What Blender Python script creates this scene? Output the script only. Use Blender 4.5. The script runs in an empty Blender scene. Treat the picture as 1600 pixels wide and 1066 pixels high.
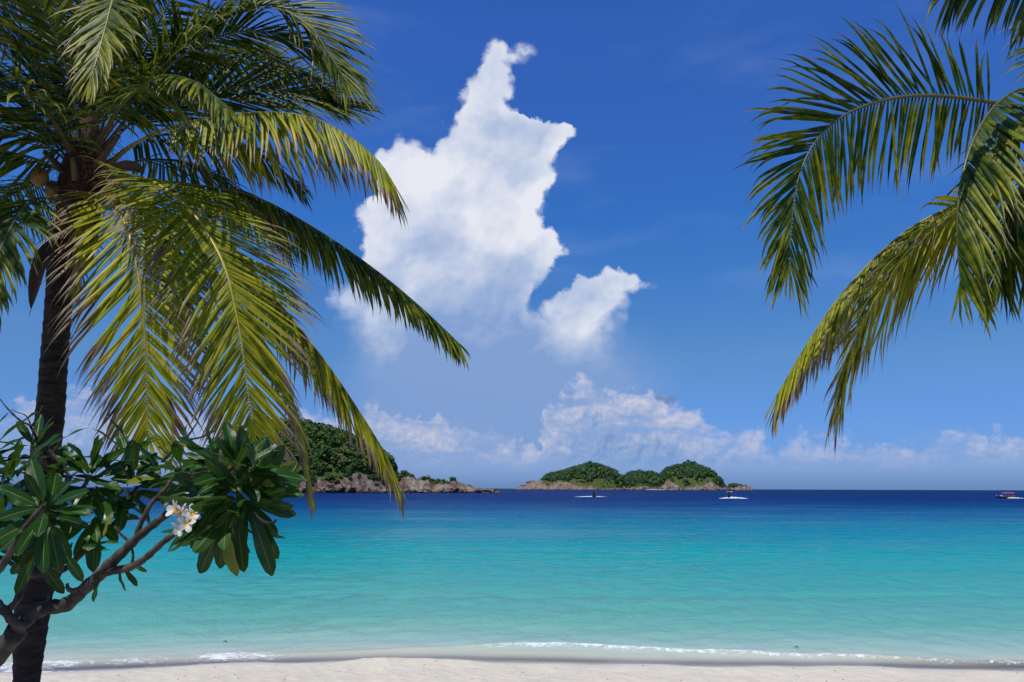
import bpy, bmesh, math, random
import numpy as np
from mathutils import Vector, Matrix, noise
R = math.radians
C = bpy.context.scene.collection
SC = bpy.context.scene
random.seed(7)

# ---------------------------------------------------------------- camera
CAM = Vector((0.0, 0.0, 3.2))
FPX = 1155.0                                   # focal length in pixels of a 1600 px wide picture
PITCH = math.atan(230.3 / FPX); ROLL = R(-0.2)
cam_m = Matrix.Rotation(R(90) + PITCH, 4, 'X') @ Matrix.Rotation(-ROLL, 4, 'Z')
cd = bpy.data.cameras.new('camera'); cam = bpy.data.objects.new('camera', cd); C.objects.link(cam)
cam.matrix_world = Matrix.Translation(CAM) @ cam_m
cd.sensor_width = 36; cd.lens = 36 * FPX / 1600
cd.clip_start = 0.05; cd.clip_end = 60000
SC.camera = cam

def ray(px, py):
    return (cam_m @ Vector((px - 800.0, 533.0 - py, -FPX))).normalized()
def P(px, py, Y):
    """point of the place seen at a photo pixel, Y metres out to sea"""
    d = ray(px, py); return CAM + d * (Y / d.y)

# ---------------------------------------------------------------- sun and sky
SUN_DIR = Vector((-0.40, -0.60, 0)).normalized() * math.cos(R(64)); SUN_DIR.z = math.sin(R(64))
sd = bpy.data.lights.new('sun', 'SUN'); sun = bpy.data.objects.new('sun', sd); C.objects.link(sun)
sd.energy = 4.0; sd.angle = R(0.53); sd.color = (1.0, 0.955, 0.88)
sun.rotation_euler = (-SUN_DIR).to_track_quat('-Z', 'Y').to_euler(); sun.location = (0, 0, 40)

SC.view_settings.view_transform = 'Standard'; SC.view_settings.look = 'None'
SC.view_settings.gamma = 1.0; SC.view_settings.exposure = 0.0
SC.view_settings.use_curve_mapping = False

world = bpy.data.worlds.new('World'); SC.world = world; world.use_nodes = True
NT = world.node_tree; NT.nodes.clear()

class N:
    """small node-graph writer: values may be sockets, numbers or tuples"""
    def __init__(s, nt): s.nt = nt
    def new(s, t, **k):
        n = s.nt.nodes.new(t)
        for a, b in k.items(): setattr(n, a, b)
        return n
    def put(s, sock, v):
        if v is None: return
        if hasattr(v, 'is_output') or hasattr(v, 'links'): s.nt.links.new(v, sock)
        else: sock.default_value = v
    def m(s, op, a, b=None, c=None, clamp=False):
        n = s.new('ShaderNodeMath', operation=op, use_clamp=clamp)
        s.put(n.inputs[0], a); s.put(n.inputs[1], b); s.put(n.inputs[2], c); return n.outputs[0]
    def v(s, op, a, b=None, scale=None):
        n = s.new('ShaderNodeVectorMath', operation=op)
        s.put(n.inputs[0], a); s.put(n.inputs[1], b)
        if scale is not None: s.put(n.inputs['Scale'], scale)
        return n.outputs['Value'] if op in ('LENGTH', 'DOT_PRODUCT') else n.outputs[0]
    def ss(s, x, a, b, lo=0.0, hi=1.0):
        n = s.new('ShaderNodeMapRange', interpolation_type='SMOOTHSTEP')
        s.put(n.inputs[0], x); s.put(n.inputs[1], a); s.put(n.inputs[2], b); n.inputs[3].default_value = lo; n.inputs[4].default_value = hi
        return n.outputs[0]
    def mix(s, f, a, b, blend='MIX'):
        n = s.new('ShaderNodeMix', data_type='RGBA', blend_type=blend)
        s.put(n.inputs[0], f)
        for i, c in ((6, a), (7, b)):
            if isinstance(c, tuple) and len(c) == 3: c = c + (1,)
            s.put(n.inputs[i], c)
        return n.outputs[2]
    def noise(s, vec, scale, detail=4, rough=0.55, dist=0.0, dim='3D', out=0):
        n = s.new('ShaderNodeTexNoise', noise_dimensions=dim)
        s.put(n.inputs['Vector'], vec); n.inputs['Scale'].default_value = scale
        n.inputs['Detail'].default_value = detail; n.inputs['Roughness'].default_value = rough
        n.inputs['Distortion'].default_value = dist
        return n.outputs[out]
    def xyz(s, v):
        n = s.new('ShaderNodeSeparateXYZ'); s.put(n.inputs[0], v); return n.outputs
    def vec(s, x, y, z=0.0):
        n = s.new('ShaderNodeCombineXYZ'); s.put(n.inputs[0], x); s.put(n.inputs[1], y); s.put(n.inputs[2], z); return n.outputs[0]
    def curve(s, x, pts, x0, x1, y0, y1):
        """pts (x, y) in real units -> float curve"""
        n = s.new('ShaderNodeFloatCurve'); cm = n.mapping; c = cm.curves[0]
        pts = sorted(((a - x0) / (x1 - x0), (b - y0) / (y1 - y0)) for a, b in pts)
        while len(c.points) < len(pts): c.points.new(0.5, 0.5)
        for q, (a, b) in zip(c.points, pts): q.location = (a, b); q.handle_type = 'VECTOR'
        cm.update()
        t = s.m('DIVIDE', s.m('SUBTRACT', x, x0), x1 - x0)
        s.put(n.inputs['Value'], t)
        return s.m('MULTIPLY_ADD', n.outputs[0], y1 - y0, y0)
    def ramp(s, x, stops, interp='LINEAR'):
        n = s.new('ShaderNodeValToRGB'); n.color_ramp.interpolation = interp; e = n.color_ramp.elements
        while len(e) < len(stops): e.new(0.5)
        for el, (p, c) in zip(e, stops): el.position = p; el.color = tuple(c) + (1,)
        s.put(n.inputs[0], x); return n.outputs[0]

def azel(px, py):
    d = ray(px, py); return math.atan2(d.x, d.y), math.asin(d.z)

def lin(r, g, b):
    f = lambda c: c / 255 / 12.92 if c <= 10 else ((c / 255 + 0.055) / 1.055) ** 2.4
    return (f(r), f(g), f(b))

def build_sky():
    n = N(NT)
    tc = n.new('ShaderNodeTexCoord'); D = n.v('NORMALIZE', tc.outputs['Generated'])
    x, y, z = n.xyz(D)
    az0 = n.m('ARCTAN2', x, y); el0 = n.m('ARCSINE', z)
    sky = n.new('ShaderNodeTexSky', sky_type='NISHITA')
    sky.sun_disc = False; sky.sun_elevation = R(64)
    sky.sun_rotation = math.atan2(SUN_DIR.x, SUN_DIR.y)
    sky.altitude = 0; sky.air_density = 1.0; sky.dust_density = 0.4; sky.ozone_density = 2.5
    hs = n.new('ShaderNodeHueSaturation'); n.put(hs.inputs['Color'], sky.outputs[0])
    hs.inputs['Saturation'].default_value = 1.12; hs.inputs['Hue'].default_value = 0.505
    base = hs.outputs[0]
    STR = 0.1
    K = 1.0 / STR
    col = lambda r, g, b, k=1.0: tuple(c * K * k for c in lin(r, g, b))
    # blue tint multiplied into the low sky, the same all the way round
    low = n.ss(el0, 0.0, 0.42, 1.0, 0.0)
    base = n.mix(n.m('MULTIPLY', low, 0.9), base, n.mix(1.0, base, (0.62, 0.66, 0.92, 1), 'MULTIPLY'))
    top = n.ss(el0, 0.12, 0.62, 0.0, 1.0)
    base = n.mix(top, base, n.mix(1.0, base, (0.50, 0.74, 1.12, 1), 'MULTIPLY'))
    hue = n.ramp(n.m('MULTIPLY', el0, 1.0 / 0.8), [(0.0, (.38, .66, 1.30)), (0.21, (.58, .90, 1.06)), (0.44, (.44, .92, 1.26)), (0.75, (.90, 1.15, 1.36)), (1.0, (.55, .80, 1.12))])
    base = n.mix(1.0, base, hue, 'MULTIPLY')
    # warped coordinates for cloud outlines
    w1 = n.noise(D, 9.0, 3, 0.6, out=1); w2 = n.noise(D, 34.0, 5, 0.62, out=1)
    w1 = n.v('SUBTRACT', w1, (0.5, 0.5, 0.5)); w2 = n.v('SUBTRACT', w2, (0.5, 0.5, 0.5))
    ws = n.v('ADD', n.v('SCALE', w1, scale=0.030), n.v('SCALE', w2, scale=0.036))
    wx, wy, wz = n.xyz(ws)
    az = n.m('ADD', az0, wx); el = n.m('ADD', el0, wz)
    E0, E1, A0, A1 = 0.0, 0.8, -0.8, 0.8
    def edge(pairs):                       # (y, x) photo pixels -> curve azimuth of elevation
        pts = []
        for py, px in pairs:
            a, e = azel(px, py); pts.append((e, a))
        return n.curve(el, pts, E0, E1, A0, A1)
    L = edge([(50, 815), (72, 788), (90, 756), (110, 735), (130, 729), (165, 716), (195, 700), (215, 686), (235, 674), (250, 664), (262, 645), (285, 610),
              (310, 558), (340, 548), (375, 566), (400, 556), (425, 540), (450, 518), (466, 504), (490, 520), (520, 540), (560, 562), (620, 575), (760, 560)])
    Rr = edge([(50, 770), (74, 794), (86, 806), (100, 796), (118, 800), (135, 812), (155, 802), (172, 815), (184, 860), (204, 905), (218, 900), (235, 880),
               (260, 868), (280, 872), (310, 854), (345, 852), (368, 880), (388, 902), (405, 885), (430, 860), (458, 842), (480, 830), (510, 900), (540, 960), (600, 985), (760, 1000)])
    d1 = n.m('MINIMUM', n.m('SUBTRACT', az, L), n.m('SUBTRACT', Rr, az))
    L2 = edge([(405, 972), (432, 925), (440, 905), (452, 880), (465, 862), (478, 845), (495, 835), (560, 820), (760, 800)])
    R2 = edge([(405, 930), (424, 980), (436, 1005), (448, 998), (462, 990), (485, 978), (510, 970), (540, 962), (580, 980), (620, 985), (760, 1000)])
    d2 = n.m('MINIMUM', n.m('SUBTRACT', az, L2), n.m('SUBTRACT', R2, az))
    def blob(px, py, rx, ry, warp=1.0):
        a, e = azel(px, py); rx /= FPX; ry /= FPX
        dx = n.m('DIVIDE', n.m('SUBTRACT', az, a), rx); dy = n.m('DIVIDE', n.m('SUBTRACT', el, e), ry)
        r = n.m('SQRT', n.m('ADD', n.m('MULTIPLY', dx, dx), n.m('MULTIPLY', dy, dy)))
        return n.m('MULTIPLY', n.m('SUBTRACT', 1.0, r), min(rx, ry))
    d3 = blob(632, 300, 62, 78)
    d4 = blob(776, 94, 26, 20)
    d4b = blob(818, 81, 18, 7)
    d4b = n.m('MAXIMUM', d4b, blob(800, 89, 26, 11))
    d5 = blob(995, 447, 20, 9)
    d = n.m('MAXIMUM', n.m('MAXIMUM', d1, d2), n.m('MAXIMUM', d3, d5))
    def puffs(vec, scale):
        vn = n.new('ShaderNodeTexVoronoi', feature='F1'); vn.inputs['Scale'].default_value = scale
        vn.inputs['Detail'].default_value = 0; n.put(vn.inputs['Vector'], vec); return vn.outputs['Distance']
    Dw = n.v('ADD', D, n.v('SCALE', w2, scale=0.018))
    v1 = puffs(Dw, 24.0); v2 = puffs(Dw, 62.0)
    scal = n.m('ADD', n.m('MULTIPLY', n.m('SUBTRACT', 0.42, v1), 0.020), n.m('MULTIPLY', n.m('SUBTRACT', 0.42, v2), 0.012))
    d = n.m('MAXIMUM', n.m('ADD', d, scal), n.m('MAXIMUM', d4, d4b))
    # edges stay crisp above and melt lower down
    e_soft = n.ss(el0, azel(800, 600)[1], azel(800, 440)[1], 0.080, 0.0100)
    mask = n.ss(d, n.m('MULTIPLY', e_soft, -0.35), e_soft)
    fade = n.ss(el0, azel(800, 740)[1], azel(800, 530)[1], 0.10, 1.0)
    mask = n.m('MULTIPLY', mask, fade)
    # billows' lit and shaded sides painted in, from noise offset towards the sun
    def relief(scale, off, detail=5, rough=0.6):
        a = n.noise(n.v('ADD', D, n.v('SCALE', w1, scale=0.05)), scale, detail, rough)
        b = n.noise(n.v('ADD', n.v('ADD', D, n.v('SCALE', w1, scale=0.05)), off), scale, detail, rough)
        return n.m('SUBTRACT', a, b)
    r1 = relief(9.0, (-0.012, 0, 0.022), 4, 0.5)
    r2 = relief(26.0, (-0.004, 0, 0.008), 3, 0.5)
    lo = (0.006, 0.0, -0.010)
    pv = n.m('ADD', n.m('MULTIPLY', n.m('SUBTRACT', puffs(n.v('ADD', Dw, lo), 24.0), v1), 0.12), n.m('MULTIPLY', n.m('SUBTRACT', puffs(n.v('ADD', Dw, (.0025, 0, -.004)), 62.0), v2), 0.14))
    r0 = relief(4.2, (-0.02, 0, 0.035), 2, 0.5)
    rel = n.m('ADD', n.m('ADD', n.m('ADD', n.m('MULTIPLY', r0, 2.2), n.m('MULTIPLY', r1, 1.3)), n.m('MULTIPLY', r2, 0.4)), pv)
    inner = n.ss(d, 0.004, 0.085, 0.0, 1.0)
    bot = n.m('SUBTRACT', n.ss(el0, azel(800, 680)[1], azel(800, 340)[1], 1.0, 0.0), n.ss(blob(935, 480, 95, 75), -0.03, 0.05, 0.0, 0.72), clamp=True)
    shade = n.m('ADD', n.m('ADD', n.m('MULTIPLY', inner, 0.22), n.m('MULTIPLY', bot, 1.0)), n.m('MULTIPLY', rel, -1.0))
    shade = n.m('ADD', shade, 0.17, clamp=True)
    ccol = n.ramp(shade, [(0.0, col(234, 236, 244)), (0.25, col(212, 219, 236)), (0.55, col(178, 194, 224)), (1.0, col(130, 161, 210))])
    veil = n.m('MULTIPLY', n.ss(blob(785, 640, 290, 230), -0.01, 0.085), n.ss(el0, azel(800, 470)[1], azel(800, 600)[1], 0.0, 0.85))
    veil = n.m('MULTIPLY', veil, n.ss(el0, 0.0, 0.05))
    big = n.mix(veil, base, col(128, 159, 209))
    big = n.mix(n.m('MULTIPLY', mask, 0.97), big, ccol)
    # low banks of cumulus along the horizon
    tops = [(-2200, 650)] if False else []
    prof = [(-600, 640), (-300, 655), (0, 606), (60, 600), (150, 612), (230, 640), (330, 648), (420, 640), (520, 640), (575, 628), (610, 622), (640, 652), (690, 648), (740, 650), (800, 672), (835, 690), (858, 640),
            (880, 612), (920, 582), (945, 596), (985, 600), (1030, 622), (1075, 640), (1110, 655), (1150, 672), (1190, 690), (1240, 688), (1290, 668), (1340, 678), (1400, 688), (1470, 676), (1520, 662),
            (1570, 676), (1640, 680), (1900, 670), (2200, 690)]
    pts = [azel(px, py) for px, py in prof]
    w3 = n.v('SUBTRACT', n.noise(D, 60.0, 5, 0.65, out=1), (0.5, 0.5, 0.5))
    lx, ly, lz = n.xyz(n.v('ADD', n.v('SCALE', w3, scale=0.026), n.v('ADD', n.v('SCALE', w2, scale=0.055), n.v('SCALE', w1, scale=0.07))))
    azl = n.m('ADD', az0, lx); ell = n.m('ADD', el0, lz)
    th = n.curve(azl, [(-3.2, 0.10), (-2.4, 0.075), (-1.6, 0.11), (-1.0, 0.08)] + [(a, e) for a, e in pts if -0.95 < a < 0.95] + [(1.0, 0.07), (1.7, 0.10), (2.5, 0.07), (3.2, 0.10)], -3.2, 3.2, 0.0, 0.3)
    Dst = n.v('MULTIPLY', D, (1.0, 1.0, 2.4))
    patch = n.noise(Dst, 13.0, 5, 0.6)
    mlow = n.m('MULTIPLY', n.ss(n.m('ADD', n.m('SUBTRACT', th, ell), scal), -0.002, 0.014), n.ss(patch, 0.36, 0.58))
    rise = n.ss(n.m('SUBTRACT', th, ell), 0.0, 0.035, 1.0, 0.0)           # crests always show
    mlow = n.m('MAXIMUM', mlow, n.m('MULTIPLY', n.ss(n.m('ADD', n.m('SUBTRACT', th, ell), scal), -0.001, 0.008), n.m('MULTIPLY', rise, n.ss(n.noise(Dst, 19.0, 4, 0.6), 0.42, 0.58, 0.0, 0.8))))
    mlow = n.m('MULTIPLY', mlow, n.ss(el0, 0.015, 0.055))
    presence = n.curve(az0, [(-3.2, 0.7), (-0.9, 0.7)] + [(azel(px, 700)[0], v) for px, v in
                ((0, 0.85), (200, 0.7), (500, 0.8), (620, 0.85), (800, 0.7), (860, 0.85), (1000, 1.0), (1080, 0.8), (1180, 0.6), (1230, 0.45), (1300, 0.6), (1500, 0.65), (1600, 0.75))] + [(0.9, 0.6), (3.2, 0.7)], -3.2, 3.2, 0.0, 1.0)
    mlow = n.m('MULTIPLY', mlow, presence)
    bank = n.m('MULTIPLY', n.m('MULTIPLY', n.ss(n.m('SUBTRACT', th, ell), -0.004, 0.03), n.ss(el0, 0.004, 0.03)), 0.38)
    big = n.mix(bank, big, col(148, 172, 216))
    r3 = relief(60.0, (-0.003, 0, 0.006), 4, 0.6)
    sh2 = n.m('ADD', n.m('ADD', n.m('MULTIPLY', n.ss(n.m('SUBTRACT', th, ell), 0.0, 0.09), 0.7), 0.12), n.m('MULTIPLY', n.m('ADD', r3, n.m('MULTIPLY', pv, 0.5)), -1.5), clamp=True)
    lcol = n.ramp(sh2, [(0.0, col(205, 204, 222)), (0.3, col(178, 188, 216)), (0.65, col(144, 169, 211)), (1.0, col(116, 150, 205))])
    out = n.mix(mlow, big, lcol)
    # the little dark cloud on its own
    db = blob(1040, 628, 18, 9)
    out = n.mix(n.m('MULTIPLY', n.ss(db, -0.002, 0.006), 0.75), out, col(98, 124, 178))
    # thin streaks of high cloud
    ci = n.noise(n.v('MULTIPLY', n.v('ADD', D, n.v('SCALE', w1, scale=0.05)), (1.0, 1.0, 4.0)), 3.2, 5, 0.52)
    cf = n.m('MULTIPLY', n.ss(ci, 0.50, 0.78), n.m('MULTIPLY', n.ss(el0, 0.05, 0.3), 0.16))
    out = n.mix(cf, out, col(165, 190, 228))
    # below the horizon line
    bg = n.new('ShaderNodeBackground'); n.put(bg.inputs[0], out); bg.inputs[1].default_value = STR
    o = n.new('ShaderNodeOutputWorld'); NT.links.new(bg.outputs[0], o.inputs[0])
build_sky()
SC.cycles.max_bounces = 6; SC.cycles.diffuse_bounces = 3; SC.cycles.glossy_bounces = 3; SC.cycles.transmission_bounces = 4; SC.cycles.transparent_max_bounces = 6
world.cycles.sampling_method = 'MANUAL'; world.cycles.sample_map_resolution = 512

# ---------------------------------------------------------------- helpers
def link_mesh(name, me, mat=None, parent=None):
    o = bpy.data.objects.new(name, me); C.objects.link(o)
    if mat and not me.materials: me.materials.append(mat)
    if parent: o.parent = parent; o.matrix_parent_inverse = parent.matrix_world.inverted() if False else Matrix.Translation(-parent.location)
    return o
def tag(o, label=None, cat=None, group=None, kind=None):
    if label: o['label'] = label
    if cat: o['category'] = cat
    if group: o['group'] = group
    if kind: o['kind'] = kind
    return o
def empty(name, loc, label, cat, group=None):
    o = bpy.data.objects.new(name, None); o.location = loc; o.empty_display_size = 0.3; C.objects.link(o)
    return tag(o, label, cat, group)
class MB:
    def __init__(s): s.v = []; s.f = []; s.c = []; s.mi = []
    def add(s, v, f, c=None, mi=0):
        k = len(s.v); s.v += [tuple(p) for p in v]; s.f += [tuple(i + k for i in q) for q in f]
        s.c += c if c else [(0, 0, 0)] * len(v); s.mi += [mi] * len(f)
    def build(s, name, mats, parent=None, smooth=True):
        me = bpy.data.meshes.new(name); me.from_pydata(s.v, [], s.f)
        a = me.color_attributes.new('leafcol', 'FLOAT_COLOR', 'POINT')
        a.data.foreach_set('color', np.array([tuple(c) + (1,) for c in s.c], dtype=np.float32).ravel())
        if not isinstance(mats, (list, tuple)): mats = [mats]
        for m in mats: me.materials.append(m)
        me.polygons.foreach_set('material_index', s.mi)
        me.polygons.foreach_set('use_smooth', [smooth] * len(s.f)); me.update()
        return link_mesh(name, me, None, parent)
def catmull(pts, n):
    pts = [Vector(p) for p in pts]; p = [pts[0] * 2 - pts[1]] + pts + [pts[-1] * 2 - pts[-2]]
    out = []; segs = len(pts) - 1
    for i in range(n + 1):
        t = i / n * segs; k = min(int(t), segs - 1); u = t - k
        a, b, c, d = p[k:k + 4]
        out.append(0.5 * ((2 * b) + (c - a) * u + (2 * a - 5 * b + 4 * c - d) * u * u + (3 * b - a - 3 * c + d) * u ** 3))
    # even arc length
    L = [0]
    for a, b in zip(out, out[1:]): L.append(L[-1] + (b - a).length)
    res = []; j = 0
    for i in range(n + 1):
        s = L[-1] * i / n
        while j < n - 1 and L[j + 1] < s: j += 1
        w = (s - L[j]) / max(1e-9, L[j + 1] - L[j]); res.append(out[j].lerp(out[j + 1], min(1, w)))
    return res, L[-1]
def tube(mb, pts, radii, sides=8, col=(0, 0, 0), mi=0, jitter=0.0, cap=True, flat=None):
    rings = []; prev = None; nv = []; nf = []
    for i, p in enumerate(pts):
        t = (pts[min(i + 1, len(pts) - 1)] - pts[max(i - 1, 0)]).normalized()
        if prev is None: a = t.orthogonal().normalized()
        else: a = (prev - t * prev.dot(t)).normalized()
        prev = a; b = t.cross(a)
        for k in range(sides):
            an = 2 * math.pi * k / sides; r = radii[i] * (1 + random.uniform(-jitter, jitter))
            nv.append(p + (a * math.cos(an) + b * math.sin(an)) * r)
    for i in range(len(pts) - 1):
        for k in range(sides):
            k2 = (k + 1) % sides; nf.append((i * sides + k, i * sides + k2, (i + 1) * sides + k2, (i + 1) * sides + k))
    if cap:
        nf.append(tuple(range(sides))[::-1]); nf.append(tuple((len(pts) - 1) * sides + k for k in range(sides)))
    mb.add(nv, nf, [col] * len(nv), mi)

# ---------------------------------------------------------------- materials
def mat(name):
    m = bpy.data.materials.new(name); m.use_nodes = True; m.node_tree.nodes.clear(); return m, N(m.node_tree)
def out(n, surf):
    o = n.new('ShaderNodeOutputMaterial'); n.nt.links.new(surf, o.inputs[0])
def pbr(n, color, rough=0.6, spec=0.5, normal=None, alpha=None, ior=None):
    p = n.new('ShaderNodeBsdfPrincipled')
    if isinstance(color, tuple) and len(color) == 3: color += (1,)
    n.put(p.inputs['Base Color'], color); n.put(p.inputs['Roughness'], rough); n.put(p.inputs['Specular IOR Level'], spec)
    if normal is not None: n.put(p.inputs['Normal'], normal)
    if alpha is not None: n.put(p.inputs['Alpha'], alpha)
    if ior: p.inputs['IOR'].default_value = ior
    return p.outputs[0]
def bump(n, h, strength=0.5, dist=0.02, normal=None):
    b = n.new('ShaderNodeBump'); b.inputs['Strength'].default_value = strength; b.inputs['Distance'].default_value = dist
    n.put(b.inputs['Height'], h)
    if normal is not None: n.put(b.inputs['Normal'], normal)
    return b.outputs[0]
def coord(n, kind='Object'):
    return n.new('ShaderNodeTexCoord').outputs[kind]
def geo(n): return n.new('ShaderNodeNewGeometry').outputs['Position']
def attr(n, name):
    a = n.new('ShaderNodeAttribute'); a.attribute_name = name; return a

def leaf_mix(n, col, rough, spec, trans, tcol, normal=None):
    s = pbr(n, col, rough, spec, normal)
    t = n.new('ShaderNodeBsdfTranslucent'); n.put(t.inputs[0], tcol)
    mx = n.new('ShaderNodeMixShader'); mx.inputs[0].default_value = trans
    n.nt.links.new(s, mx.inputs[1]); n.nt.links.new(t.outputs[0], mx.inputs[2])
    return mx.outputs[0]

def m_palm_leaf():
    m, n = mat('palm_leaflet')
    a = attr(n, 'leafcol'); t, rnd, age_or_sun = n.xyz(a.outputs['Color'])
    g = n.mix(rnd, (0.010, 0.030, 0.003), (0.048, 0.098, 0.006))
    yel = n.mix(rnd, (0.26, 0.34, 0.010), (0.56, 0.48, 0.020))  # yellow of ageing leaflets, doubling as sunlight; the dark green doubles as shade
    pn = n.noise(geo(n), 9.0, 3, 0.6)
    ya = n.m('ADD', n.m('MULTIPLY', age_or_sun, 1.1), n.m('MULTIPLY', n.m('SUBTRACT', n.m('ADD', pn, n.m('MULTIPLY', t, 0.35)), 0.66), 1.2), clamp=True)
    c = n.mix(ya, g, yel)
    brn = n.mix(rnd, (0.14, 0.075, 0.03), (0.36, 0.29, 0.19))
    lim = n.m('SUBTRACT', 0.98, n.m('MULTIPLY', age_or_sun, 0.50))
    k = n.m('ADD', n.m('SUBTRACT', t, lim), n.m('MULTIPLY', n.m('SUBTRACT', pn, 0.5), 0.5))
    dead = n.ss(k, -0.06, 0.08)
    c = n.mix(dead, c, brn)
    out(n, leaf_mix(n, c, 0.42, 0.20, 0.26, c)); return m
def m_rachis():
    m, n = mat('palm_rachis')
    a = attr(n, 'leafcol'); t, rnd, age_or_sun = n.xyz(a.outputs['Color'])
    c = n.mix(n.ss(age_or_sun, 0.08, 0.36), (0.10, 0.10, 0.018), (0.50, 0.42, 0.035))
    c = n.mix(n.ss(t, 0.05, 0.28), (0.075, 0.036, 0.010), c)
    c = n.mix(n.ss(age_or_sun, 0.55, 0.9), c, (0.22, 0.12, 0.04))
    c = n.mix(n.m('MULTIPLY', n.noise(geo(n), 30.0, 3), 0.5), c, (0.10, 0.07, 0.02))
    out(n, pbr(n, c, 0.4, 0.5)); return m
def m_bark(name, c1, c2, scale, bs=0.8, bd=0.02, rings=False):
    m, n = mat(name); p = geo(n)
    q = n.v('MULTIPLY', p, (1.0, 1.0, 4.0) if rings else (1.0, 1.0, 1.0))
    a = n.noise(q, scale, 6, 0.65); b = n.noise(p, scale * 6, 4, 0.6)
    c = n.mix(n.ss(a, 0.3, 0.72), c1, c2)
    c = n.mix(n.m('MULTIPLY', b, 0.5), c, tuple(x * 0.4 for x in c1))
    h = n.m('ADD', a, n.m('MULTIPLY', b, 0.5))
    out(n, pbr(n, c, 0.85, 0.2, bump(n, h, bs, bd))); return m
def m_simple(name, c, rough=0.6, spec=0.4, c2=None, scale=5):
    m, n = mat(name)
    if c2: c = n.mix(n.noise(geo(n), scale, 4), c, c2)
    out(n, pbr(n, c, rough, spec)); return m
def m_frangi():
    m, n = mat('frangipani_leaf')
    uv = n.new('ShaderNodeUVMap'); u, v, _ = n.xyz(uv.outputs[0])
    oi = n.new('ShaderNodeObjectInfo').outputs['Random']
    ac = n.m('ABSOLUTE', n.m('SUBTRACT', u, 0.5))
    mid = n.ss(ac, 0.012, 0.035, 1.0, 0.0)
    c = n.mix(oi, (0.007, 0.044, 0.004), (0.024, 0.088, 0.005))
    c = n.mix(n.m('MULTIPLY', n.noise(geo(n), 14.0, 3), 0.45), c, (0.008, 0.040, 0.008))
    c = n.mix(n.m('GREATER_THAN', oi, 0.965), c, (0.22, 0.24, 0.03))
    # side veins
    ph = n.m('MULTIPLY', n.m('SUBTRACT', v, n.m('MULTIPLY', ac, 0.35)), 150.0)
    vein = n.m('POWER', n.m('ABSOLUTE', n.m('SINE', ph)), 10.0)
    c = n.mix(n.m('MULTIPLY', vein, 0.18), c, (0.12, 0.2, 0.04))
    c = n.mix(n.m('MULTIPLY', mid, 0.75), c, (0.22, 0.30, 0.07))
    bf = n.new('ShaderNodeNewGeometry').outputs['Backfacing']
    h = n.m('ADD', n.m('MULTIPLY', vein, -0.4), n.m('MULTIPLY', mid, -1.0))
    rough = n.m('MULTIPLY_ADD', bf, 0.25, 0.24)
    out(n, leaf_mix(n, c, rough, 0.38, 0.26, n.mix(0.5, c, (0.10, 0.22, 0.01)), bump(n, h, 0.35, 0.003))); return m
def m_petal():
    m, n = mat('petal')
    uv = n.new('ShaderNodeUVMap'); u, v, _ = n.xyz(uv.outputs[0])
    c = n.mix(n.ss(v, 0.12, 0.38, 1.0, 0.0), (0.72, 0.70, 0.64), (0.78, 0.48, 0.04))
    out(n, leaf_mix(n, c, 0.5, 0.3, 0.25, c)); return m

def m_sand():
    m, n = mat('sand'); p = geo(n); a = attr(n, 'wet').outputs['Fac']
    f = n.noise(p, 60, 4, 0.6); l = n.noise(n.v('MULTIPLY', p, (0.5, 1.0, 1.0)), 2.2, 6, 0.7)
    dry = n.mix(l, (0.53, 0.475, 0.365), (0.655, 0.61, 0.49))
    dry = n.mix(n.m('MULTIPLY', n.ss(f, 0.62, 0.75), 0.6), dry, (0.32, 0.25, 0.18))
    sp = n.noise(p, 26, 3, 0.7); dry = n.mix(n.m('MULTIPLY', n.ss(sp, 0.66, 0.73), 0.55), dry, (0.40, 0.28, 0.18))
    wet = n.mix(l, (0.52, 0.455, 0.37), (0.62, 0.555, 0.46))
    wm = n.m('ADD', a, n.m('MULTIPLY', n.m('SUBTRACT', l, 0.5), 0.5), clamp=True)
    wm = n.ss(wm, 0.25, 0.75)
    c = n.mix(wm, dry, wet)
    h = n.m('ADD', n.m('MULTIPLY', f, 0.25), n.noise(p, 7, 5, 0.65))
    b = n.new('ShaderNodeBump'); b.inputs['Distance'].default_value = 0.05
    n.put(b.inputs['Strength'], n.m('MULTIPLY_ADD', wm, -0.55, 0.6)); n.put(b.inputs['Height'], h)
    out(n, pbr(n, c, n.m('MULTIPLY_ADD', wm, -0.5, 0.9), 0.2, b.outputs[0])); return m

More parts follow.
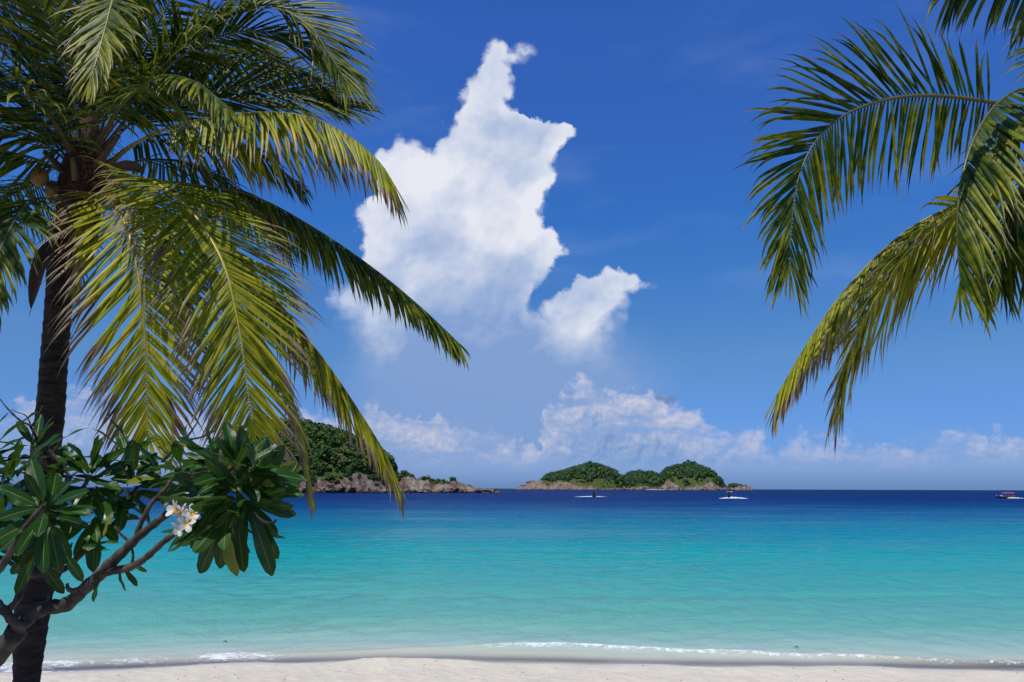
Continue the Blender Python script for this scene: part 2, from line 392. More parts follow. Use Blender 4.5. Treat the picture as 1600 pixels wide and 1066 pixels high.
def m_water():
    m, n = mat('sea_water'); p = geo(n); x, y, z = n.xyz(p)
    fo = attr(n, 'foam').outputs['Fac']; dp = attr(n, 'depth').outputs['Fac']       # dp: metres from the shoreline
    # colour of the water body over pale sand, then over deep ground
    patch = n.noise(n.v('MULTIPLY', p, (0.35, 1.0, 1.0)), 0.055, 4, 0.55)
    patch2 = n.noise(n.v('MULTIPLY', p, (0.3, 1.0, 1.0)), 0.45, 4, 0.6)
    ld = n.m('LOGARITHM', n.m('MAXIMUM', n.m('ADD', dp, 1.0), 0.2), 10.0)     # 0 .. 3.5
    ld = n.m('ADD', ld, n.m('ADD', n.m('MULTIPLY', n.m('SUBTRACT', patch, 0.5), 0.30), n.m('MULTIPLY', n.m('SUBTRACT', patch2, 0.5), 0.12)))
    t = n.m('DIVIDE', ld, 3.0)
    c = n.ramp(t, [(0.0, (0.56, 0.52, 0.42)), (0.09, (0.43, 0.45, 0.36)), (0.15, (0.28, 0.42, 0.37)), (0.24, (0.125, 0.36, 0.30)), (0.34, (0.070, 0.32, 0.285)), (0.46, (0.008, 0.285, 0.285)),
                   (0.56, (0.000, 0.185, 0.262)), (0.635, (0.0, 0.108, 0.225)), (0.71, (0.0, 0.045, 0.160)), (0.80, (0.0005, 0.024, 0.122)), (1.0, (0.002, 0.020, 0.105))])
    # ripples (finer relief than the mesh waves)
    q = n.v('MULTIPLY', p, (1.5, 1.0, 1.0))
    f1 = n.noise(q, 5.5, 4, 0.6, 0.4); f2 = n.noise(q, 1.3, 5, 0.6, 0.3); f3 = n.noise(q, 0.50, 4, 0.6, 0.3)
    nearw = n.ss(y, 15.0, 60.0, 1.0, 0.0); midw = n.ss(y, 30.0, 220.0, 0.0, 1.0)
    h = n.m('ADD', n.m('MULTIPLY', f1, n.m('MULTIPLY_ADD', nearw, 0.045, 0.01)), n.m('ADD', n.m('MULTIPLY', f2, n.m('MULTIPLY_ADD', midw, 0.10, 0.13)), n.m('MULTIPLY', f3, n.m('MULTIPLY_ADD', midw, 1.6, n.ss(y, 20.0, 45.0, 0.12, 0.75)))))
    gust = n.noise(n.v('MULTIPLY', p, (0.25, 1.0, 1.0)), 0.10, 4, 0.6, 0.6)
    h = n.m('MULTIPLY', n.m('MULTIPLY', h, n.ss(dp, -1.0, 6.0, 0.12, 1.0)), n.m('MULTIPLY_ADD', n.ss(gust, 0.38, 0.62), 0.9, 0.45))
    nb = bump(n, h, 0.85, 1.0)
    bd = n.new('ShaderNodeBsdfDiffuse'); n.put(bd.inputs[0], c); n.put(bd.inputs['Normal'], bump(n, h, 0.5, 1.0))
    bg_ = n.new('ShaderNodeBsdfGlossy'); n.put(bg_.inputs['Roughness'], n.m('MULTIPLY_ADD', midw, 0.14, 0.09)); n.put(bg_.inputs['Normal'], nb)
    bf_ = n.new('ShaderNodeFresnel'); bf_.inputs[0].default_value = 1.333; n.put(bf_.inputs['Normal'], nb)
    mb_ = n.new('ShaderNodeMixShader'); n.put(mb_.inputs[0], n.m('MULTIPLY', n.m('SUBTRACT', bf_.outputs[0], 0.20, clamp=True), n.m('MULTIPLY_ADD', midw, -0.30, 0.88))); n.put(mb_.inputs[1], bd.outputs[0]); n.put(mb_.inputs[2], bg_.outputs[0])
    body = mb_.outputs[0]
    # the last thin sheet of water lets the sand through
    thin = n.ss(n.m('ADD', dp, n.m('MULTIPLY', n.m('SUBTRACT', patch2, 0.5), 0.5)), 0.0, 0.9)
    tr = n.new('ShaderNodeBsdfTransparent'); tr.inputs[0].default_value = (0.97, 0.99, 0.98, 1)
    gl = n.new('ShaderNodeBsdfGlossy'); gl.inputs['Roughness'].default_value = 0.12; n.put(gl.inputs['Normal'], nb)
    fr = n.new('ShaderNodeFresnel'); fr.inputs[0].default_value = 1.333; n.put(fr.inputs['Normal'], nb)
    mx0 = n.new('ShaderNodeMixShader'); n.put(mx0.inputs[0], fr.outputs[0]); n.put(mx0.inputs[1], tr.outputs[0]); n.put(mx0.inputs[2], gl.outputs[0])
    mx1 = n.new('ShaderNodeMixShader'); n.put(mx1.inputs[0], thin); n.put(mx1.inputs[1], mx0.outputs[0]); n.put(mx1.inputs[2], body)
    fn = n.noise(n.v('MULTIPLY', p, (0.6, 1.0, 1.0)), 9.0, 6, 0.78, 0.6)
    fm = n.ss(n.m('ADD', fo, n.m('MULTIPLY', n.m('SUBTRACT', fn, 0.5), 2.6)), 0.50, 0.92)
    fm = n.m('MULTIPLY', fm, n.ss(fo, 0.02, 0.25))
    foam = pbr(n, (0.80, 0.82, 0.83), 0.75, 0.2, bump(n, fn, 0.7, 0.06))
    mx2 = n.new('ShaderNodeMixShader'); n.put(mx2.inputs[0], fm); n.put(mx2.inputs[1], mx1.outputs[0]); n.put(mx2.inputs[2], foam)
    out(n, mx2.outputs[0]); return m

def m_rock():
    m, n = mat('granite_rock'); p = geo(n); x, y, z = n.xyz(p)
    a = n.noise(p, 0.09, 6, 0.65, 0.6); b = n.noise(p, 0.6, 5, 0.7)
    c = n.mix(n.ss(a, 0.35, 0.65), (0.17, 0.115, 0.085), (0.32, 0.26, 0.195))
    c = n.mix(n.ss(b, 0.52, 0.64), c, (0.085, 0.06, 0.05))
    vo = n.new('ShaderNodeTexVoronoi', feature='DISTANCE_TO_EDGE'); vo.inputs['Scale'].default_value = 0.13
    n.put(vo.inputs['Vector'], n.v('ADD', p, n.v('SCALE', n.noise(p, 0.2, 3, out=1), scale=5.0)))
    cr = n.ss(vo.outputs['Distance'], 0.0, 0.07, 1.0, 0.0)
    c = n.mix(n.m('MULTIPLY', cr, 0.8), c, (0.04, 0.03, 0.028))
    tide = n.ss(n.m('ADD', z, n.m('MULTIPLY', b, 1.4)), 1.1, 2.0, 1.0, 0.0)
    c = n.mix(n.m('MULTIPLY', tide, 0.85), c, (0.035, 0.028, 0.026))
    h = n.m('ADD', n.m('MULTIPLY', b, 1.0), n.m('MULTIPLY', cr, -1.2))
    out(n, pbr(n, c, 0.9, 0.2, bump(n, h, 1.0, 1.6))); return m
def m_terrain():
    m, n = mat('hillside'); p = geo(n); a = attr(n, 'green').outputs['Fac']
    k = n.m('ADD', a, n.m('MULTIPLY', n.m('SUBTRACT', n.noise(p, 0.06, 5, 0.65), 0.5), 1.1))
    k = n.ss(k, 0.40, 0.60)
    b = n.noise(p, 0.6, 5, 0.7); a2 = n.noise(p, 0.09, 6, 0.65, 0.6); x, y, z = n.xyz(p)
    rock = n.mix(n.ss(a2, 0.35, 0.65), (0.17, 0.11, 0.08), (0.33, 0.265, 0.20))
    rock = n.mix(n.ss(b, 0.52, 0.64), rock, (0.085, 0.06, 0.05))
    vs = n.noise(n.v('MULTIPLY', p, (1.0, 1.0, 0.25)), 0.22, 4, 0.7); rock = n.mix(n.m('MULTIPLY', n.ss(vs, 0.5, 0.62), 0.7), rock, (0.07, 0.045, 0.04))
    tide = n.ss(n.m('ADD', z, n.m('MULTIPLY', b, 2.0)), 1.6, 2.6, 1.0, 0.0)
    rock = n.mix(n.m('MULTIPLY', tide, 0.85), rock, (0.035, 0.028, 0.026))
    gr = n.mix(n.noise(p, 0.25, 5, 0.65), (0.035, 0.065, 0.015), (0.11, 0.125, 0.035))
    c = n.mix(k, rock, gr)
    out(n, pbr(n, c, 0.9, 0.15, bump(n, b, 1.0, 1.5))); return m
def m_wood(name, c1, c2, c3, sc):
    m, n = mat(name); p = geo(n); a = attr(n, 'leafcol'); t, rnd, age_or_sun = n.xyz(a.outputs['Color'])
    c = n.mix(rnd, c1, c2); c = n.mix(n.ss(n.noise(p, sc, 4, 0.7), 0.4, 0.65), c, c3)
    c = n.mix(n.m('MULTIPLY', n.ss(age_or_sun, 0.85, 1.0), 0.8), c, (0.12, 0.13, 0.03))
    s = pbr(n, c, 0.7, 0.15, bump(n, n.noise(p, sc * 3, 4, 0.7), 1.0, 0.6))
    out(n, s); return m

M = dict(leaf=m_palm_leaf(), rachis=m_rachis(),
         bark=m_bark('palm_bark', (0.018, 0.014, 0.012), (0.070, 0.055, 0.044), 5.0, 1.0, 0.03, True),
         fibre=m_bark('palm_fibre', (0.03, 0.018, 0.011), (0.13, 0.075, 0.04), 26.0, 1.0, 0.02),
         fbark=m_bark('frangipani_bark', (0.040, 0.031, 0.025), (0.16, 0.13, 0.105), 12.0, 0.8, 0.012),
         twig=m_bark('dry_twig', (0.035, 0.025, 0.022), (0.10, 0.075, 0.06), 20.0, 0.6, 0.01),
         frangi=m_frangi(), petal=m_petal(), sand=m_sand(), water=m_water(), rock=m_rock(), terrain=m_terrain(),
         wood=m_wood('forest_canopy', (0.028, 0.072, 0.014), (0.085, 0.150, 0.022), (0.014, 0.040, 0.010), 0.25),
         wood2=m_wood('island_canopy', (0.022, 0.062, 0.020), (0.060, 0.115, 0.030), (0.014, 0.042, 0.016), 0.10),
         nut=m_simple('coconut_skin', (0.24, 0.11, 0.015), 0.4, 0.4, (0.13, 0.09, 0.025), 12),
         spathe=m_simple('dry_spathe', (0.06, 0.04, 0.03), 0.7, 0.2, (0.12, 0.08, 0.05), 18),
         hull=m_simple('boat_hull_paint', (0.012, 0.010, 0.014), 0.4, 0.5), white=m_simple('white_paint', (0.75, 0.75, 0.76), 0.4, 0.5),
         red=m_simple('red_canopy', (0.55, 0.10, 0.09), 0.6, 0.3, (0.62, 0.22, 0.2), 2), grey=m_simple('dark_canvas', (0.02, 0.02, 0.035), 0.7, 0.3),
         wood_b=m_simple('varnished_wood', (0.24, 0.09, 0.04), 0.5, 0.4), metal=m_simple('grey_metal', (0.25, 0.25, 0.27), 0.4, 0.5),
         skin=m_simple('brown_skin', (0.25, 0.13, 0.08), 0.6, 0.3), shirt=m_simple('orange_lifejacket', (0.55, 0.14, 0.03), 0.7, 0.2))
M['shade_leaf'] = m_simple('shade_leaf', (0.04, 0.08, 0.02), 0.6, 0.2)
m, n = mat('white_water'); fn = n.noise(geo(n), 1.4, 5, 0.7)
out(n, pbr(n, n.mix(fn, (0.62, 0.72, 0.80), (0.86, 0.88, 0.90)), 0.8, 0.2, bump(n, fn, 1.0, 0.4))); M['foam'] = m

# ---------------------------------------------------------------- beach and sea
def shore(x):
    """distance of the water's edge along the beach, metres out"""
    pts = [(-60, 6.0), (-25, 10.5), (-13, 12.9), (-10, 13.45), (-7.5, 14.05), (-5, 14.45), (-2.5, 14.75), (0, 14.75), (1.5, 14.60), (3, 14.45), (6, 14.35), (9, 14.15), (12, 14.1), (25, 13.2), (60, 10.0)]
    return np.interp(x, [p[0] for p in pts], [p[1] for p in pts])
def fbm(x, y, seed=0, oct=4):
    rs = np.random.RandomState(seed); s = np.zeros_like(x); a = 1.0; f = 1.0
    for o in range(oct):
        for k in range(5):
            th = rs.uniform(0, 6.283); w = f * rs.uniform(0.7, 1.4)
            s += a * np.sin(w * (x * math.cos(th) + y * math.sin(th)) + rs.uniform(0, 6.283)) * 0.4
        a *= 0.55; f *= 2.1
    return s
def grid_mesh(name, X, Y, Z, mat_, attrs=None):
    r, c = X.shape; me = bpy.data.meshes.new(name)
    co = np.stack([X, Y, Z], -1).reshape(-1, 3).astype(np.float32)
    i = np.arange(r * c).reshape(r, c)
    q = np.stack([i[:-1, :-1], i[:-1, 1:], i[1:, 1:], i[1:, :-1]], -1).reshape(-1, 4)
    me.vertices.add(len(co)); me.vertices.foreach_set('co', co.ravel())
    me.loops.add(q.size); me.loops.foreach_set('vertex_index', q.ravel().astype(np.int32))
    me.polygons.add(len(q)); me.polygons.foreach_set('loop_start', np.arange(0, q.size, 4, dtype=np.int32))
    me.update(calc_edges=True); me.validate()
    me.polygons.foreach_set('use_smooth', [True] * len(q))
    for k, A in (attrs or {}).items():
        at = me.attributes.new(k, 'FLOAT', 'POINT'); at.data.foreach_set('value', A.reshape(-1).astype(np.float32))
    me.materials.append(mat_); o = bpy.data.objects.new(name, me); C.objects.link(o); return o

def sand_height(X, Y):
    s = shore(X); d = s - Y                       # metres inland
    d = d + 0.10 * fbm(X * 1.3, Y * 0.4, 3, 3)
    z = np.where(d > 0, 0.025 + d * 0.075, d * 0.12)
    berm = np.exp(-((d - 0.50) / 0.28) ** 2)      # low crest the last tide left
    z = z + berm * (0.028 + 0.030 * np.clip(fbm(X * 1.1, Y * 0, 5, 3), -1, 2)) * np.clip((X + 6.0) / 3.0, 0, 1)
    dry = np.clip(d / 0.8, 0, 1)
    z = z + dry * (0.022 * fbm(X * 2.2, Y * 3.0, 8, 4) + 0.012 * fbm(X * 8, Y * 11, 9, 3))
    z = np.where(Y < -25, z + (Y + 25) * -0.02, z)
    return np.clip(z, -6, 2.2), d
xs = np.concatenate([-np.geomspace(400, 14, 40), np.linspace(-13.9, 13.9, 620), np.geomspace(14, 400, 40)])
ys = np.concatenate([np.linspace(-400, 5, 60), np.linspace(5.2, 11.8, 50), np.linspace(11.82, 16.2, 210), np.linspace(16.5, 40, 20)])
X, Y = np.meshgrid(xs, ys); Z, Dn = sand_height(X, Y)
wet = 1 - np.clip((Dn - 0.05 - 0.10 * np.clip((X + 6) / -4, 0, 6)) / 0.40, 0, 1)
tag(grid_mesh('beach', X, Y, Z, M['sand'], {'wet': wet}), 'pale sand beach sloping down to the turquoise water', None, None, 'structure')

def sea():
    ys = [9.0]
    while ys[-1] < 26000:
        y = ys[-1]; ys.append(y + (max(0.055, y * 0.0052) if y < 420 else y * 0.06))
    ys = np.array(ys); us = np.concatenate([-np.geomspace(20, 1.05, 26), np.linspace(-1.0, 1.0, 640), np.geomspace(1.05, 20, 26)])
    U, Y = np.meshgrid(us, ys); X = U * (Y * 0.86 + 3.0)
    rs = np.random.RandomState(4); Z = np.zeros_like(X)
    sp = np.maximum(0.055, Y * 0.0052) * 1.0
    for k in range(64):
        lam = 0.35 * (14.0 / 0.35) ** (k / 63.0) * rs.uniform(0.85, 1.15)
        th = rs.normal(-math.pi / 2 + 0.15, 0.55); kk = 2 * math.pi / lam
        amp = 0.0070 * lam ** 0.55 * (1 if lam < 1.5 else (1.5 / lam) ** 0.8)
        att = np.clip((lam / sp - 4) / 4, 0, 1)
        ph = kk * (X * math.cos(th) + Y * math.sin(th)) + rs.uniform(0, 6.283)
        Z += amp * att * (np.sin(ph) + 0.25 * np.sin(2 * ph + 1.0)) * (0.65 + 0.35 * np.sin(X * 0.13 + Y * 0.09 + k))
    dpt = Y - shore(X) - 0.05 * fbm(X * 1.1, Y * 0, 21, 3)
    calm = np.clip(dpt / 4.0, 0.10, 1); Z *= calm
    # small breaker at the edge
    line = 1.00 + 0.25 * np.sin(X * 0.35 + 1.0) + 0.12 * fbm(X * 0.6, Y * 0, 31, 3)
    q = dpt - line
    str_r = np.interp(X, [-14, -4, -1.4, -0.6, 0.3, 3.6, 5.5, 8, 14], [0.25, 0.0, 0.35, 0.65, 1.0, 1.0, 0.85, 0.8, 0.85])
    ridge = np.exp(-(q / 0.22) ** 2) * np.where(q < 0, np.exp(-(q / 0.13) ** 2), 1)
    Z += 0.065 * ridge * (0.35 + str_r)
    Z += 0.012
    foam = 0.78 * np.exp(-((q + 0.02) / 0.13) ** 2) * str_r
    foam += 0.42 * np.exp(-((q - 0.30) / 0.22) ** 2) * str_r * np.clip(fbm(X * 0.9, Y, 35, 3) + 0.3, 0, 1)
    left = np.clip((-3.9 - X) / 1.5, 0, 1)                     # broad spent wash on the left
    foam += left * 1.0 * np.exp(-((dpt - 0.60) / 0.60) ** 2) * (0.75 + 0.4 * fbm(X * 1.3, Y * 2.5, 36, 3))
    edge = np.exp(-((dpt - 0.02) / 0.05) ** 2); foam += 0.30 * edge * (0.5 + left)
    foam = np.clip(foam, 0, 1)
    o = grid_mesh('sea', X, Y, Z, M['water'], {'foam': foam, 'depth': np.clip(dpt, -1, 30000)})
    tag(o, 'calm sea from turquoise shallows to a dark blue horizon', None, None, 'structure')
sea()

# ---------------------------------------------------------------- islands
ico = bmesh.new(); bmesh.ops.create_icosphere(ico, subdivisions=2, radius=1.0); ico.verts.ensure_lookup_table()
ICO2 = [v.co.copy() for v in ico.verts]; ICF2 = [tuple(v.index for v in f.verts) for f in ico.faces]; ico.free()
ico = bmesh.new(); bmesh.ops.create_icosphere(ico, subdivisions=1, radius=1.0)
ICO1 = [v.co.copy() for v in ico.verts]; ICF1 = [tuple(v.index for v in f.verts) for f in ico.faces]; ico.free()

def crown(mb, c, r, hz, leaves=60, fine=True, ls=0.16):
    """one lumpy tree crown with loose leaf clumps round it"""
    rnd = random.random(); sick = random.random(); off = Vector((random.uniform(0, 99),) * 3)
    V, F = (ICO2, ICF2) if fine else (ICO1, ICF1)
    vs = []
    for v in V:
        k = 0.62 + 0.75 * noise.fractal(v * 1.9 + off, 0.9, 2.2, 3) + random.uniform(-0.08, 0.08)
        k = max(0.35, min(1.15, k + 0.12)); vs.append(c + Vector((v.x * r * k, v.y * r * k, v.z * hz * k)))
    mb.add(vs, F, [(0, rnd * 0.8, sick)] * len(vs))
    for i in range(leaves):
        v = Vector((random.gauss(0, 1), random.gauss(0, 1), random.gauss(0, 1) + 0.35)).normalized()
        k = random.uniform(0.72, 1.08); p = c + Vector((v.x * r * k, v.y * r * k, v.z * hz * k))
        a = Vector((random.gauss(0, 1), random.gauss(0, 1), random.gauss(0, 1))).normalized(); b = a.orthogonal().normalized(); s = r * ls * random.uniform(0.6, 1.5)
        mb.add([p - a * s, p + b * s * 0.6, p + a * s, p - b * s * 0.7], [(0, 1, 2, 3)], [(0, min(1, rnd * 0.7 + random.uniform(0, 0.4)), sick)] * 4)

def make_hill(name, label, sky_px, Y0, canopy, depth_k, rock_px, seed, nx, ny, crowns, tree_r, woodmat, wname, wlabel, fine, leaves, front_min=12.0, cols=None):
    """ridge seen along sky_px (photo skyline); the land falls to the sea in front and behind"""
    xs = [P(px, 765, Y0).x for px, _ in sky_px]; hs = [max(0.0, P(px, py, Y0).z) for px, py in sky_px]
    rx = [P(px, 765, Y0).x for px, _ in rock_px]; rh = [r for _, r in rock_px]
    x = np.linspace(xs[0] - 1, xs[-1] + 1, nx)
    top = np.interp(x, xs, hs); rk = np.interp(x, rx, rh)
    tree = np.clip((top - rk) / canopy, 0, 1); ridge = np.maximum(top - canopy * tree, 0.0)
    v = np.linspace(-1, 1, ny)
    Xg, Vg = np.meshgrid(x, v); Yg0 = Vg * 40.0; Rg = np.tile(ridge, (ny, 1)); Kg = np.tile(rk, (ny, 1)) * np.clip(1 + .55 * fbm(Xg * .05, Yg0 * .03, seed + 5, 4), .15, 2.2)
    half = front_min + np.convolve(np.pad(ridge, 20, 'edge'), np.ones(41) / 41, 'valid') * depth_k
    Hg = np.tile(half, (ny, 1)); Yg = Y0 + Vg * Hg + 4 * fbm(Xg * 0.02, Xg * 0, seed, 2)
    prof = np.cos(np.clip(np.abs(Vg), 0, 1) * math.pi / 2) ** 0.85
    Zg = Rg * prof
    # steep rocky foot
    foot = np.minimum(Kg, Rg) * np.clip((1 - np.abs(Vg)) / 0.24, 0, 1) ** .8 * (.75 + .35 * fbm(Xg * .05, Yg * .08, seed + 7, 4))
    Zg = np.maximum(Zg, foot)
    rough = fbm(Xg * 0.10, Yg * 0.10, seed + 1, 4)
    rr = np.abs(fbm(Xg * 0.22, Yg * 0.22, seed + 2, 3))
    rockm = np.clip((Kg * 1.15 - Zg) / 3.0, 0, 1)
    Zg = Zg + (rough * 0.5 * (1 - rockm) + (rr - 0.6) * 2.6 * rockm) * np.clip(Zg / 5.0, 0, 1)
    Zg = np.where(np.abs(Vg) > 0.995, -1.5, Zg)
    green = np.clip(0.5 + (Zg - Kg) / 7.0, 0, 1)
    o = grid_mesh(name, Xg, Yg, Zg, M['terrain'], {'green': green}); tag(o, label, None, None, 'structure')
    mb = MB(); rnd = random.Random(seed); cnt = 0; tries = 0
    while cnt < crowns and tries < crowns * 12:
        tries += 1
        i = rnd.randrange(nx); j = min(ny - 1, max(0, int((rnd.random() ** 0.8 * 1.02) * (ny - 1) * 0.62)))
        z = Zg[j, i]; k = Kg[j, i]
        if z < k * rnd.uniform(.40, 1.05) or z < 1.5: continue
        g = green[j, i]
        if cols and cols(Xg[j, i], z) and rnd.random() < 0.75: continue
        r = tree_r * rnd.choice((0.4, 0.55, 0.8, 1.0, 1.2, 1.65)) * (0.7 if z - k < 5 else 1); r *= 0.6 + 0.4 * min(1, (z - k) / 12)
        zz = z + r * 0.35
        crown(mb, Vector((Xg[j, i], Yg[j, i], zz)), r, r * rnd.uniform(0.65, 0.95), leaves, fine); cnt += 1
    w = mb.build(wname, woodmat, None, False); tag(w, wlabel, 'woodland', None, 'stuff')
    return Xg, Yg, Zg, Kg

HY = 540.0
head_px = [(285, 767), (305, 752), (322, 725), (338, 700), (355, 680), (375, 668), (400, 660), (440, 658), (480, 664), (510, 670), (545, 682), (575, 694), (600, 712), (618, 730), (630, 742),
           (642, 748), (655, 749), (668, 746), (680, 751), (692, 757), (705, 754), (720, 757), (738, 762), (757, 764.5), (778, 767.5)]
head_rock = [(285, 2), (320, 3), (400, 4.5), (500, 5), (560, 6), (600, 6.5), (625, 8), (640, 14), (660, 18), (780, 18)]
HG = make_hill('headland', 'wooded headland running out to bare rocks on the left', head_px, HY, 5.5, 1.25, head_rock, 11, 520, 90, 1800, 4.2, M['wood'],
          'headland_woodland', 'dense green forest covering the headland behind the palm', True, 46)
IY = 2050.0
isl_px = [(806, 763.6), (815, 760.5), (826, 755), (838, 747), (855, 739), (875, 734), (895, 728), (912, 723), (925, 720), (940, 724), (955, 730), (965, 735), (971, 742), (976, 741), (985, 736), (998, 733), (1012, 734), (1026, 737),
          (1034, 744), (1036, 736), (1044, 728), (1060, 724), (1078, 721), (1092, 723), (1106, 729), (1117, 738), (1126, 749), (1136, 757), (1141, 752), (1148, 750.5), (1156, 755), (1163, 760), (1172, 764)]
isl_rock = [(806, 8), (830, 22), (850, 22), (880, 14), (920, 9), (950, 5), (965, 3), (985, 8), (1000, 9), (1022, 2), (1034, 20), (1042, 30), (1056, 22), (1070, 10), (1085, 14), (1100, 16), (1120, 8), (1135, 7), (1150, 13), (1172, 8)]
IG = make_hill('rocky_island', 'low rocky island with wooded hills on the horizon', isl_px, IY, 11.0, 1.1, isl_rock, 23, 760, 70, 3600, 5.6, M['wood2'],
          'island_woodland', 'green woodland covering the hills of the far island', False, 16, 30.0,
            cols=lambda x, z: (P(835, 765, IY).x < x < P(958, 765, IY).x and z < 26) or (P(1045, 765, IY).x < x < P(1112, 765, IY).x and z < 34))

def boulder(name, c, s, seed, label, group, m=None):
    off = Vector((seed * 3.7, seed * 1.3, 0)); vs = []
    for v in ICO2:
        k = 1 + 0.55 * noise.noise(v * 1.2 + off) + 0.22 * noise.noise(v * 3.1 + off)
        vs.append(Vector((v.x * s[0] * k, v.y * s[1] * k, max(-0.4, v.z) * s[2] * k)))
    mb = MB(); mb.add(vs, ICF2); o = mb.build(name, m or M['rock'], None, False); o.location = c
    return tag(o, label, 'rock', group)
Xg, Yg, Zg, Kg = HG; rr = random.Random(5)
cols_i = [i for i in range(Xg.shape[1]) if Xg[0, i] > P(470, 766, HY).x]
for k in range(46):
    i = rr.choice(cols_i); j = next((j for j in range(1, 45) if Zg[j, i] > 0.3), 3) + rr.choice((-1, 0, 0, 0, 1, 2))
    j = max(1, j); sx = rr.uniform(1.6, 4.2)
    boulder('boulder', (Xg[j, i], Yg[j, i] - rr.uniform(0, 2), max(0.0, Zg[j, i] * 0.8)), (sx, sx * rr.uniform(.7, 1.1), sx * rr.uniform(.5, .85)), k,
            'sea-worn brown boulder at the foot of the wooded headland', 'boulders along the foot of the headland')
for px, py, w, h, lab in ((700, 762, 8.5, 5.2, 'large pale rounded rock outcrop near the end of the headland'), (655, 762, 12, 6.0, 'big tan rock slab leaning seaward below the headland trees'),
                          (722, 765, 7.0, 3.2, 'low sunlit rock next to last on the headland point'), (752, 767, 9.0, 1.6, 'dark flat rock awash at the very tip of the headland')):
    p = P(px, py, HY - 12); boulder('rock_outcrop', (p.x, p.y, 0.0), (w, w * 0.7, h), px, lab, None)
Xg, Yg, Zg, Kg = IG; 
for k in range(40):
    i = rr.randrange(12, Xg.shape[1] - 6); j = next((j for j in range(1, 35) if Zg[j, i] > 0.5), 3); sx = rr.uniform(4, 10)
    boulder('boulder', (Xg[j, i], Yg[j, i] - 2, 0.0), (sx, sx * .8, sx * rr.uniform(.5, 1.1)), 100 + k, 'weathered granite boulder at the waterline of the far island', 'boulders round the far island')
boulder('sea_rock', (P(802, 764, IY).x, IY - 10, 0), (5, 5, 3.5), 300, 'dark tiny rock standing clear off the left end of the far island', None)
boulder('sea_rock', (P(1169, 765, IY).x, IY - 10, 0), (9, 6, 4.0), 301, 'dark low reef rock off the right end of the far island', None)

# skyline trees
def hill_tree(name, px, py, Y, h, r, label, group, wm):
    p = P(px, py, Y); t = empty(name, (p.x, p.y, p.z - h), label, 'tree', group)
    mb = MB(); b = Vector((p.x, p.y, p.z - h)); e = Vector((p.x + r * 0.1, p.y, p.z - r * 0.5))
    tube(mb, [b, b.lerp(e, .5) + Vector((r * .06, 0, 0)), e], [r * .10, r * .07, r * .05], 6); mb.build('trunk', M['twig'], t)
    mb = MB()
    for k in range(3): crown(mb, e + Vector((random.uniform(-.5, .5) * r, random.uniform(-.4, .4) * r, random.uniform(-.1, .35) * r)), r * 0.62, r * 0.42, 70, False, 0.2)
    mb.build('crown', wm, t, False)
for px, py in ((410, 654), (462, 662), (526, 676), (588, 702)):
    hill_tree('broadleaf_tree', px, py, HY, 8, 3.6, 'spreading tree standing above the forest on the headland skyline', 'skyline trees on the headland', M['wood'])
for px, py in ((922, 720.5), (1070, 721), (1076, 719.5), (1083, 721)):
    hill_tree('broadleaf_tree', px, py, IY, 16, 7.0, 'small tree breaking the skyline of the far island', 'skyline trees on the far island', M['wood2'])
# strip of surf at the foot of the island
mb = MB()
for a, b in ((1001, 1030), (1038, 1062)):
    k = 26
    for q in range(k):
        x0 = P(a + (b - a) * q / k, 765, IY).x; w = random.uniform(2, 4.5); y0 = IY - 82 + random.uniform(-3, 3)
        vs = [Vector((x0 + v.x * w, y0 + v.y * 3, 0.1 + abs(v.z) * random.uniform(.8, 2.0))) for v in ICO1]; mb.add(vs, ICF1)
tag(mb.build('surf', M['foam']), 'thin white surf breaking at the foot of the far island', 'surf', None, 'stuff')

# ---------------------------------------------------------------- boats
def box(mb, c, s, mi=0):
    x, y, z = s[0] / 2, s[1] / 2, s[2] / 2; c = Vector(c)
    v = [c + Vector(p) for p in ((-x, -y, -z), (x, -y, -z), (x, y, -z), (-x, y, -z), (-x, -y, z), (x, -y, z), (x, y, z), (-x, y, z))]
    mb.add(v, [(0, 3, 2, 1), (4, 5, 6, 7), (0, 1, 5, 4), (1, 2, 6, 5), (2, 3, 7, 6), (3, 0, 4, 7)], None, mi)
def hull_mb(L, W, H, bow):
    """bow at -x; open boat with thick sides"""
    mb = MB(); rows = 14; prof = []
    for i in range(rows + 1):
        t = i / rows; x = -L / 2 + L * t
        w = W / 2 * min(1, (math.sin(min(1, t / 0.55) * math.pi / 2)) ** 0.8 + 0.02) * (1 - 0.12 * max(0, t - .7) / .3)
        sheer = H + bow * max(0, 1 - t / 0.4) ** 1.8 + 0.08 * max(0, (t - .8) / .2); keel = -0.25 + (H * .9 + bow * .3) * max(0, 1 - t / 0.16) ** 1.6
        pr = [(x, -w, sheer), (x, -w * .88, keel * .4 + sheer * .25), (x, -w * .45, keel), (x, 0, keel - .05), (x, w * .45, keel), (x, w * .88, keel * .4 + sheer * .25), (x, w, sheer),
              (x, w * .86, sheer), (x, w * .7, max(keel + .12, .12)), (x, -w * .7, max(keel + .12, .12)), (x, -w * .86, sheer)]
        prof += [Vector(p) for p in pr]
    k = 11; f = []
    for i in range(rows):
        for j in range(k): f.append((i * k + j, (i + 1) * k + j, (i + 1) * k + (j + 1) % k, i * k + (j + 1) % k))
    f.append(tuple(range(k))); f.append(tuple(rows * k + j for j in range(k))[::-1]); mb.add(prof, f); return mb
